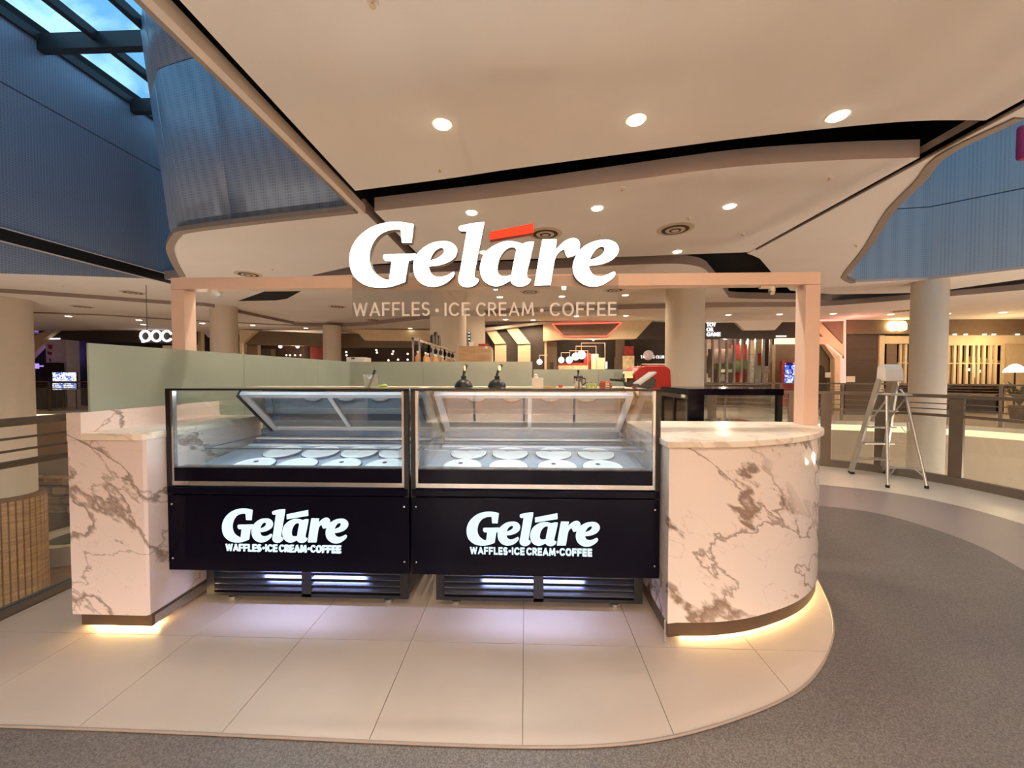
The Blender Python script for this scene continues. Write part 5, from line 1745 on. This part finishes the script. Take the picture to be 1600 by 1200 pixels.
for k in range(16):
    a, q = 2.4 * k, 0.35 + 0.3 * random.random()
    p0 = Vector((x, YR - 2.2, 0.5))
    p2 = p0 + Vector((math.cos(a) * q, math.sin(a) * q, 0.35 + 0.5 * random.random()))
    p1 = (p0 + p2) / 2 + Vector((0, 0, 0.2))
    s = Vector((-math.sin(a), math.cos(a), 0)) * 0.06
    MB().add([p0, p1 - s, p2, p1 + s, p1 + Vector((0, 0, 0.012))], [(0, 1, 4), (1, 2, 4), (2, 3, 4), (3, 0, 4), (0, 3, 2, 1)]).build('leaf', M['moss'], t)

# ================================================================== neighbouring bar behind the kiosk
t = thing('bar_shelf', 'metal bar shelf frame with bottles running away behind the kiosk', 'shelf', (-1.72, 7.5, 0))
sx = -1.70
Yp = (5.75, 6.7, 8.0, 9.4)
zs = 2.0
for y in Yp:
    for dx in (0, 0.10 if y < 6 else 0.0):
        B('post', M['steel'], t, sx + dx - 0.012, sx + dx + 0.012, y, y + 0.03, 0, zs)
MB().box(sx - 0.02, sx + 0.02, Yp[0], Yp[-1], zs - 0.04, zs).build('top_rail', M['steel'], t)
B('shelf_board', M['white_metal'], t, sx - 0.16, sx + 0.18, Yp[0], Yp[-1], 1.58, 1.60)
for k in range(11):
    y = 5.95 + k * 0.31
    x = sx + 0.02 + 0.04 * (k % 2)
    b = thing('syrup_bottle', f'amber bottle with white cap on the bar shelf, {ORD[k]} from the near end', 'bottle', (x, y, 1.60), 'amber bottles on the bar shelf')
    MB().lathe([(0.04, 0), (0.042, 0.01), (0.042, 0.11), (0.016, 0.155), (0.014, 0.18)], (x, y, 1.60), 14).build('bottle_body', M['bottle'], b, smooth=True)
    MB().lathe([(0.018, 0.178), (0.018, 0.205)], (x, y, 1.60), 12).build('cap', M['bottle_w'], b, smooth=True)
for k in range(8):
    y = 5.98 + k * 0.42
    g = thing('hanging_glass', f'dark stemmed glass hanging under the bar shelf rail, {ORD[k]} from the near end', 'glass', (sx, y, zs - 0.04), 'dark glasses hanging from the bar shelf')
    MB().lathe([(0.024, -0.13), (0.034, -0.11), (0.036, -0.06), (0.008, -0.03), (0.006, -0.005), (0.03, 0.0)], (sx, y, zs - 0.04), 14).build('glass_bowl', M['dark_int'], g, smooth=True)
for k in range(3):
    y = 6.9 + k * 0.25
    b = thing('sign_letter', ('first', 'second', 'third')[k] + ' black wooden letter block standing on the bar shelf rail', 'letter', (sx, y, zs), 'black letter blocks on the bar shelf')
    MB().prism_x([(y, zs), (y + 0.2, zs), (y + 0.2, zs + 0.12), (y + 0.15, zs + (0.16, 0.24, 0.2)[k]), (y + 0.05, zs + (0.16, 0.24, 0.2)[k]), (y, zs + 0.12)], sx - 0.02, sx + 0.02).build('letter_block', M['black_plastic'], b)
x0w, zt = onY(717, 541, 8.2)
x1w, _ = onY(766, 541, 8.2)
t = thing('wood_cabinet', 'pale oak cabinet behind the back frosted screen', 'cabinet', ((x0w + x1w) / 2, 8.4, 0))
B('carcass', M['wood'], t, x0w, x1w, 8.2, 8.9, 0, zt)
B('door', M['wood'], t, x0w + 0.01, (x0w + x1w) / 2 - 0.004, 8.185, 8.2, 0.1, zt - 0.02)
B('door', M['wood'], t, (x0w + x1w) / 2 + 0.004, x1w - 0.01, 8.185, 8.2, 0.1, zt - 0.02)
for k, (a, b, c, d, m, lab, nm) in enumerate(((733, 534.5, 741, 541, 'paper', 'small white carton on the oak cabinet', 'carton'), (748, 537.5, 762, 541, 'red_box', 'flat red box on the oak cabinet', 'red_box'))):
    (xa, za), (xb, zb) = onY(a, b, 8.3), onY(c, d, 8.3)
    o = thing(nm, lab, 'box', ((xa + xb) / 2, 8.3, zt))
    B('box_body', M[m], o, xa, xb, 8.25, 8.4, zt + 0.001, za)
    B('box_lid', M[m], o, xa - 0.006, xb + 0.006, 8.244, 8.406, za - 0.02, za)
x, z = onY(759, 543, 8.1)
o = thing('round_gauge', 'small white round fitting on the oak cabinet edge', 'fitting', (x, 8.18, z))
MB().lathe([(0.03, 0), (0.03, 0.03), (0.01, 0.04)], (x, 8.184, z), 16, Matrix.Rotation(math.pi / 2, 3, 'X')).build('fitting_body', M['paper'], o, smooth=True)
x0w, x1w = onY(764, 545, 8.6)[0], onY(769, 545, 8.6)[0]
o = thing('vending_panel', 'narrow red and white panel beside the oak cabinet', 'panel', (x0w, 8.6, 0))
B('panel_body', M['paper'], o, x0w - 0.05, x1w, 8.6, 8.9, 0, 2.0)
for k in range(3):
    B('red_patch', M['red_box'], o, x0w + 0.005, x1w - 0.005, 8.595, 8.6, 1.55 + 0.15 * k, 1.64 + 0.15 * k)
x0w, x1w = onY(731, 530, 11.5)[0], onY(757, 530, 11.5)[0]
t = thing('booth_wall', 'pale booth wall with a small dark hanging sign behind the cream column', 'booth', (x0w, 11.5, 0))
B('panel', M['column'], t, x0w - 0.2, x1w, 11.5, 11.7, 0, 3.36)
B('hanging_sign', M['steel_dark'], t, x0w + 0.02, x0w + 0.09, 11.40, 11.45, onY(732, 540, 11.4)[1], onY(732, 518, 11.4)[1])
for k in range(4):
    B('sign_mark', M['white_glow'], t, x0w + 0.035, x0w + 0.075, 11.39, 11.40, onY(732, 536 - 5 * k, 11.4)[1], onY(732, 534 - 5 * k, 11.4)[1])

# ================================================================== lower level seen through the left balustrade
xL = colL.data.vertices[0].co.x - 0.49
t = thing('slatted_column_base', 'wooden slat cladding around the base of the thick column below', 'cladding', (xL, 9.5, -4.5))
MB().lathe([(0.60, -4.5), (0.60, -1.75), (0.62, -1.75), (0.62, -1.68), (0.50, -1.68)], (xL, 9.5, 0), 40).build('core', M['brick_lo'], t, smooth=True)
for k in range(34):
    a = 2 * math.pi * k / 34
    c, s = math.cos(a), math.sin(a)
    r0, r1, w = 0.60, 0.64, 0.043
    poly = [(xL + c * r0 - s * w, 9.5 + s * r0 + c * w), (xL + c * r1 - s * w, 9.5 + s * r1 + c * w), (xL + c * r1 + s * w, 9.5 + s * r1 - c * w), (xL + c * r0 + s * w, 9.5 + s * r0 - c * w)]
    MB().prism(poly, -4.5, -1.78).build('slat', M['wood_d'], t)
x, y = onZ(100, 830, -3.9)
t = thing('round_planter', 'pale round planter on the lower level beside the marble counter', 'planter', (x, y, -4.5))
MB().lathe([(1.25, -4.5), (1.3, -3.9), (1.05, -3.9), (1.0, -4.1)], (x + 0.9, y, 0), 40).build('ring', M['column'], t, smooth=True)
MB().lathe([(1.0, -4.2), (1.0, -4.05), (0.6, -4.0)], (x + 0.9, y, 0), 30).build('planting', M['moss'], t, smooth=True)
t = thing('lower_shop', 'wooden crates and shelves of a shop on the lower level', 'shop', (-10.0, 13.4, -4.5))
(xa, _), (xb, _) = onY(40, 700, 13.4), onY(140, 700, 13.4)
B('back_wall', M['brick_lo'], t, xa - 3, xb + 3, 13.6, 13.8, -4.5, -2.35)
for k in range(4):
    za = onY(60, 741 + k * 14, 13.3)[1]
    for j in range(4):
        x0 = onY(50 + j * 22 + 7 * (k % 2), 700, 13.3)[0]
        MB().box(x0, x0 + 0.42, 12.9, 13.3, za - 0.27, za - 0.03).build('crate', M['wood_d'] if (k + j) % 3 else M['cream_panel'], t)
    B('shelf_board', M['brown_int'], t, xa, xb, 12.88, 13.35, za - 0.30, za - 0.27)
struct('wall_lower', MB().box(-24, -3.5, 14.7, 14.9, -2.6, -0.3), M['cream_panel'], 'cream fascia of the opposite gallery seen between the left rails')

# hanging cable and magenta banner
x, z = onY(228, 437, 8.6)
t = thing('hanging_cable', 'thin dark cable hanging from the ceiling left of the copper post', 'cable', (x, 8.6, CZ))
MB().tube([(x, 8.6, CZ), (x, 8.6, onY(228, 516, 8.6)[1])], 0.006, 6).build('cable', M['steel_dark'], t)
(xa, za), (xb, zb) = onY(1591, 196, 6.6), onY(1650, 250, 6.6)
t = thing('hanging_banner', 'magenta rounded banner hanging in the right blue void', 'banner', (xa, 6.6, zb))
MB().box(xa, xb, 6.55, 6.65, zb, za).build('banner_face', M['magenta'], t, bevel=0.06)
MB().tube([((xa + xb) / 2, 6.6, za), ((xa + xb) / 2, 6.6, SKY_Z)], 0.01, 6).build('hanging_rod', M['steel_dark'], t)

# ================================================================== ceiling lamps, diffusers, sprinklers


def downlight(px, py, z, dia, watts, label, group, mat='lamp', loc=None, color=SOFT):
    x, y = loc or onZ(px, py, z)
    t = thing('downlight', label, 'downlight', (x, y, z), group)
    r = dia / 2
    MB().lathe([(r, -0.004), (r * 1.28, -0.004), (r * 1.30, 0.0), (r, 0.001)], (x, y, z), 24).build('trim_ring', M['white_trim'], t, smooth=True)
    MB().lathe([(r * 0.98, -0.012), (r * 0.98, -0.006)], (x, y, z), 24).build('lens', M[mat], t)
    if watts and y < 14.6:
        lamp('downlight_bulb', (x, y, z - 0.03), watts, t, radius=r * 0.8, kind='SPOT', spot=math.radians(165), color=color)
    return t


NEARW, FARW = 42, 24
for (px, py), lab in zip(((691, 194), (994, 187), (1309, 181)), ('left', 'middle', 'right')):
    downlight(px, py, CZ, 0.13, NEARW, f'bright round downlight, {lab} of the three in the near ceiling panel', 'downlights of the near ceiling panel')
for loc in ((-0.7, -0.9), (0.9, -0.9), (2.5, -0.9), (-0.7, -3.6), (0.9, -3.6), (2.5, -3.6)):
    downlight(0, 0, CZ, 0.13, NEARW, 'round downlight in the near ceiling panel behind the viewer', 'downlights behind the viewer', loc=loc)
for (px, py), lab in zip(((737, 332), (933, 325), (1140, 322), (756, 394), (1058, 393)), ('left of front row', 'centre of front row', 'right of front row', 'left of rear row', 'right of rear row')):
    downlight(px, py, CZ, 0.13, NEARW * 0.8, f'round downlight in the second ceiling panel, {lab}', 'downlights of the second ceiling panel')
far_l = [(107, 494), (217, 500), (224, 507), (316, 505), (395, 508), (478, 512.5), (547, 515.5), (608, 519), (641, 513), (665, 520), (781, 464), (788, 485), (790, 499), (770, 508), (833, 500), (878, 463), (870, 481), (901, 494), (977, 461), (957, 479), (978, 493), (1138, 492), (1218, 491), (1302, 490), (1392, 491), (1480, 490), (1567, 488), (1568, 470)]
far_area = lambda px: 'over the left shops' if px < 400 else 'over the brown restaurants' if px < 700 else 'behind the sign tagline' if px < 1000 else 'over the toy shop' if px < 1310 else 'over the warm cafe'
cnt = {}
for i, (px, py) in enumerate(far_l):
    a = far_area(px)
    cnt[a] = cnt.get(a, 0) + 1
    inC = py > 487 if not 700 < px < 1000 else py > 490
    z = 3.36 if (inC and not (px < 330 and py < 496)) else CZ
    if px < 330:
        z = 3.36
    downlight(px, py, z, 0.16, FARW * (2.2 if 700 < px < 1000 else 1.0), f'round downlight {a}, ' + ('first', 'second', 'third', 'fourth', 'fifth', 'sixth', 'seventh', 'eighth', 'ninth', 'tenth', 'eleventh', 'twelfth')[cnt[a] - 1] + ' from the left', 'far downlights', 'lamp_far', color=WARM)


def diffuser(px, py, z, dia, label):
    x, y = onZ(px, py, z)
    t = thing('air_diffuser', label, 'air vent', (x, y, z), 'round ceiling air diffusers')
    for k in range(4):
        r = dia / 2 * (1 - 0.22 * k)
        MB().lathe([(r * 0.90, -0.012 - 0.004 * k), (r, -0.004 - 0.004 * k), (r, 0.0)], (x, y, z), 32).build('ring', M['diffuser'] if k % 2 == 0 else M['diffuser_dark'], t, smooth=True)
    MB().lathe([(dia * 0.05, -0.034), (dia * 0.10, -0.026), (dia * 0.10, -0.012)], (x, y, z), 20).build('cone', M['diffuser'], t, smooth=True)


for px, py, z, d, lab in ((1055, 358, CZ, 0.5, 'round air diffuser right of the script sign'), (852, 365, CZ, 0.5, 'round air diffuser half hidden by the red accent'), (208, 457, CZ, 0.5, 'round air diffuser left of the left copper post'), (129, 479, 3.40, 0.5, 'round air diffuser near the thick column'), (389, 496, CZ, 0.5, 'round air diffuser above the brown restaurant'), (527, 479, CZ, 0.5, 'round air diffuser left of the tagline'), (388, 428.5, CZ, 0.5, 'round air diffuser above the copper beam'), (583, 500, CZ, 0.5, 'round air diffuser under the word WAFFLES'), (828, 456, CZ, 0.5, 'round air diffuser under the script sign letter a'), (960, 453, CZ, 0.5, 'round air diffuser under the last script letter'), (1236, 475, CZ, 0.5, 'round air diffuser beside the right copper post'), (1408, 486, 3.36, 0.5, 'round air diffuser above the amber letters'), (1563, 458, CZ, 0.5, 'round air diffuser above the warm cafe')):
    diffuser(px, py, z, d, lab)


def sprinkler(px, py, label):
    x, y = onZ(px, py, CZ)
    t = thing('sprinkler', label, 'sprinkler', (x, y, CZ), 'ceiling sprinklers')
    MB().lathe([(0.03, -0.006), (0.034, 0.0)], (x, y, CZ), 18).build('rosette', M['white_trim'], t, smooth=True)
    MB().lathe([(0.018, -0.030), (0.018, -0.026), (0.006, -0.024), (0.006, -0.005)], (x, y, CZ), 14).build('head', M['diffuser'], t, smooth=True)


for px, py, lab in ((687, 264, 'small ceiling sprinkler below the left near downlight'), (582, 2, 'small ceiling sprinkler at the top of the near panel'), (972, 294, 'small ceiling sprinkler at the middle of the second panel'), (1295, 277, 'small ceiling sprinkler at the right of the second panel'), (937, 365, 'small ceiling sprinkler above the letter e'), (1160, 365, 'small ceiling sprinkler beside the straight slot'), (1076, 340, 'small ceiling sensor above the round diffuser'), (1338, 383, 'small ceiling sprinkler in the right ceiling'), (98, 446, 'small ceiling sprinkler above the left column'), (426, 420, 'small ceiling sprinkler under the curved blue wall')):
    sprinkler(px, py, lab)
# ================================================================== the lit shop behind the viewer (seen in the freezer glass)
t = thing('shop_front', 'brightly lit shop facing the kiosk front', 'shop', (1.4, -7.2, 0))
B('back_wall', M['wood_d'], t, -3.1, 5.9, -9.9, -9.8, 0, 3.3)
B('shop_floor', M['cream_floor'], t, -3.1, 5.9, -9.8, -7.0, -0.1, 0.0)
B('shop_ceiling', M['taupe_panel'], t, -3.1, 5.9, -9.8, -7.0, 3.3, 3.36)
for x in (-3.1, 5.8):
    B('side_wall', M['taupe_panel'], t, x, x + 0.1, -9.8, -7.0, 0, 3.3)
B('fascia', M['dark_fascia'], t, -3.1, 5.9, -7.1, -7.0, 2.9, 3.5)
for k in range(7):
    x = -3.0 + 1.48 * k
    B('mullion', M['steel'], t, x - 0.03, x + 0.03, -7.08, -7.02, 0, 2.9)
for k in range(6):
    x = -3.0 + 1.48 * k
    B('pane', M['clear'], t, x + 0.03, x + 1.45, -7.055, -7.045, 0, 2.9)
for k in range(5):
    x = -2.2 + 1.8 * k
    tr = B('fill_lamp_body', M['white_trim'], t, x - 0.3, x + 0.3, -7.75, -7.65, 3.22, 3.3)
    lamp('fill_bulb', (x, -7.6, 3.1), BACKW * (1.5 - 0.22 * k), t, radius=0.12, color=(1.0, 0.95, 0.92))  # added as frontal fill on the kiosk, stronger towards the left
for k in range(4):
    x = -2.2 + 2.0 * k
    B('menu_board', M['screen_board'], t, x, x + 1.1, -9.78, -9.74, 1.5, 2.3)
# unseen fill lamps added below the voids, mainly to brighten the ceilings
for k, (x, y) in enumerate(((-6.6, 7.5), (-10.2, 6.2), (11.6, 7.4), (11, 5), (-8, 3), (9, 1), (-5.4, 5.5), (7.8, 4.4), (-12.4, 12.8))):
    wf = (0.45, 0.8, 1, 1, 1, 1, 0.7, 1.1, 0.5)[k]
    t = thing('void_fill_lamp', f'unseen fill lamp added below the voids, {ORD[k]} of the set', 'lamp', (x, y, -1.2), 'fill lamps added below the voids')
    MB().lathe([(0.10, -0.05), (0.10, 0.0), (0.02, 0.03)], (x, y, -1.2), 16).build('shade', M['white_trim'], t, smooth=True)
    MB().tube([(x, y, -1.17), (x, y, -0.6)], 0.01, 6).build('stem', M['steel_dark'], t)
    lamp('bulb', (x, y, -1.6 if k == 8 else -0.95), LOWW * wf, t, radius=0.1, color=(1.0, 0.87, 0.72))
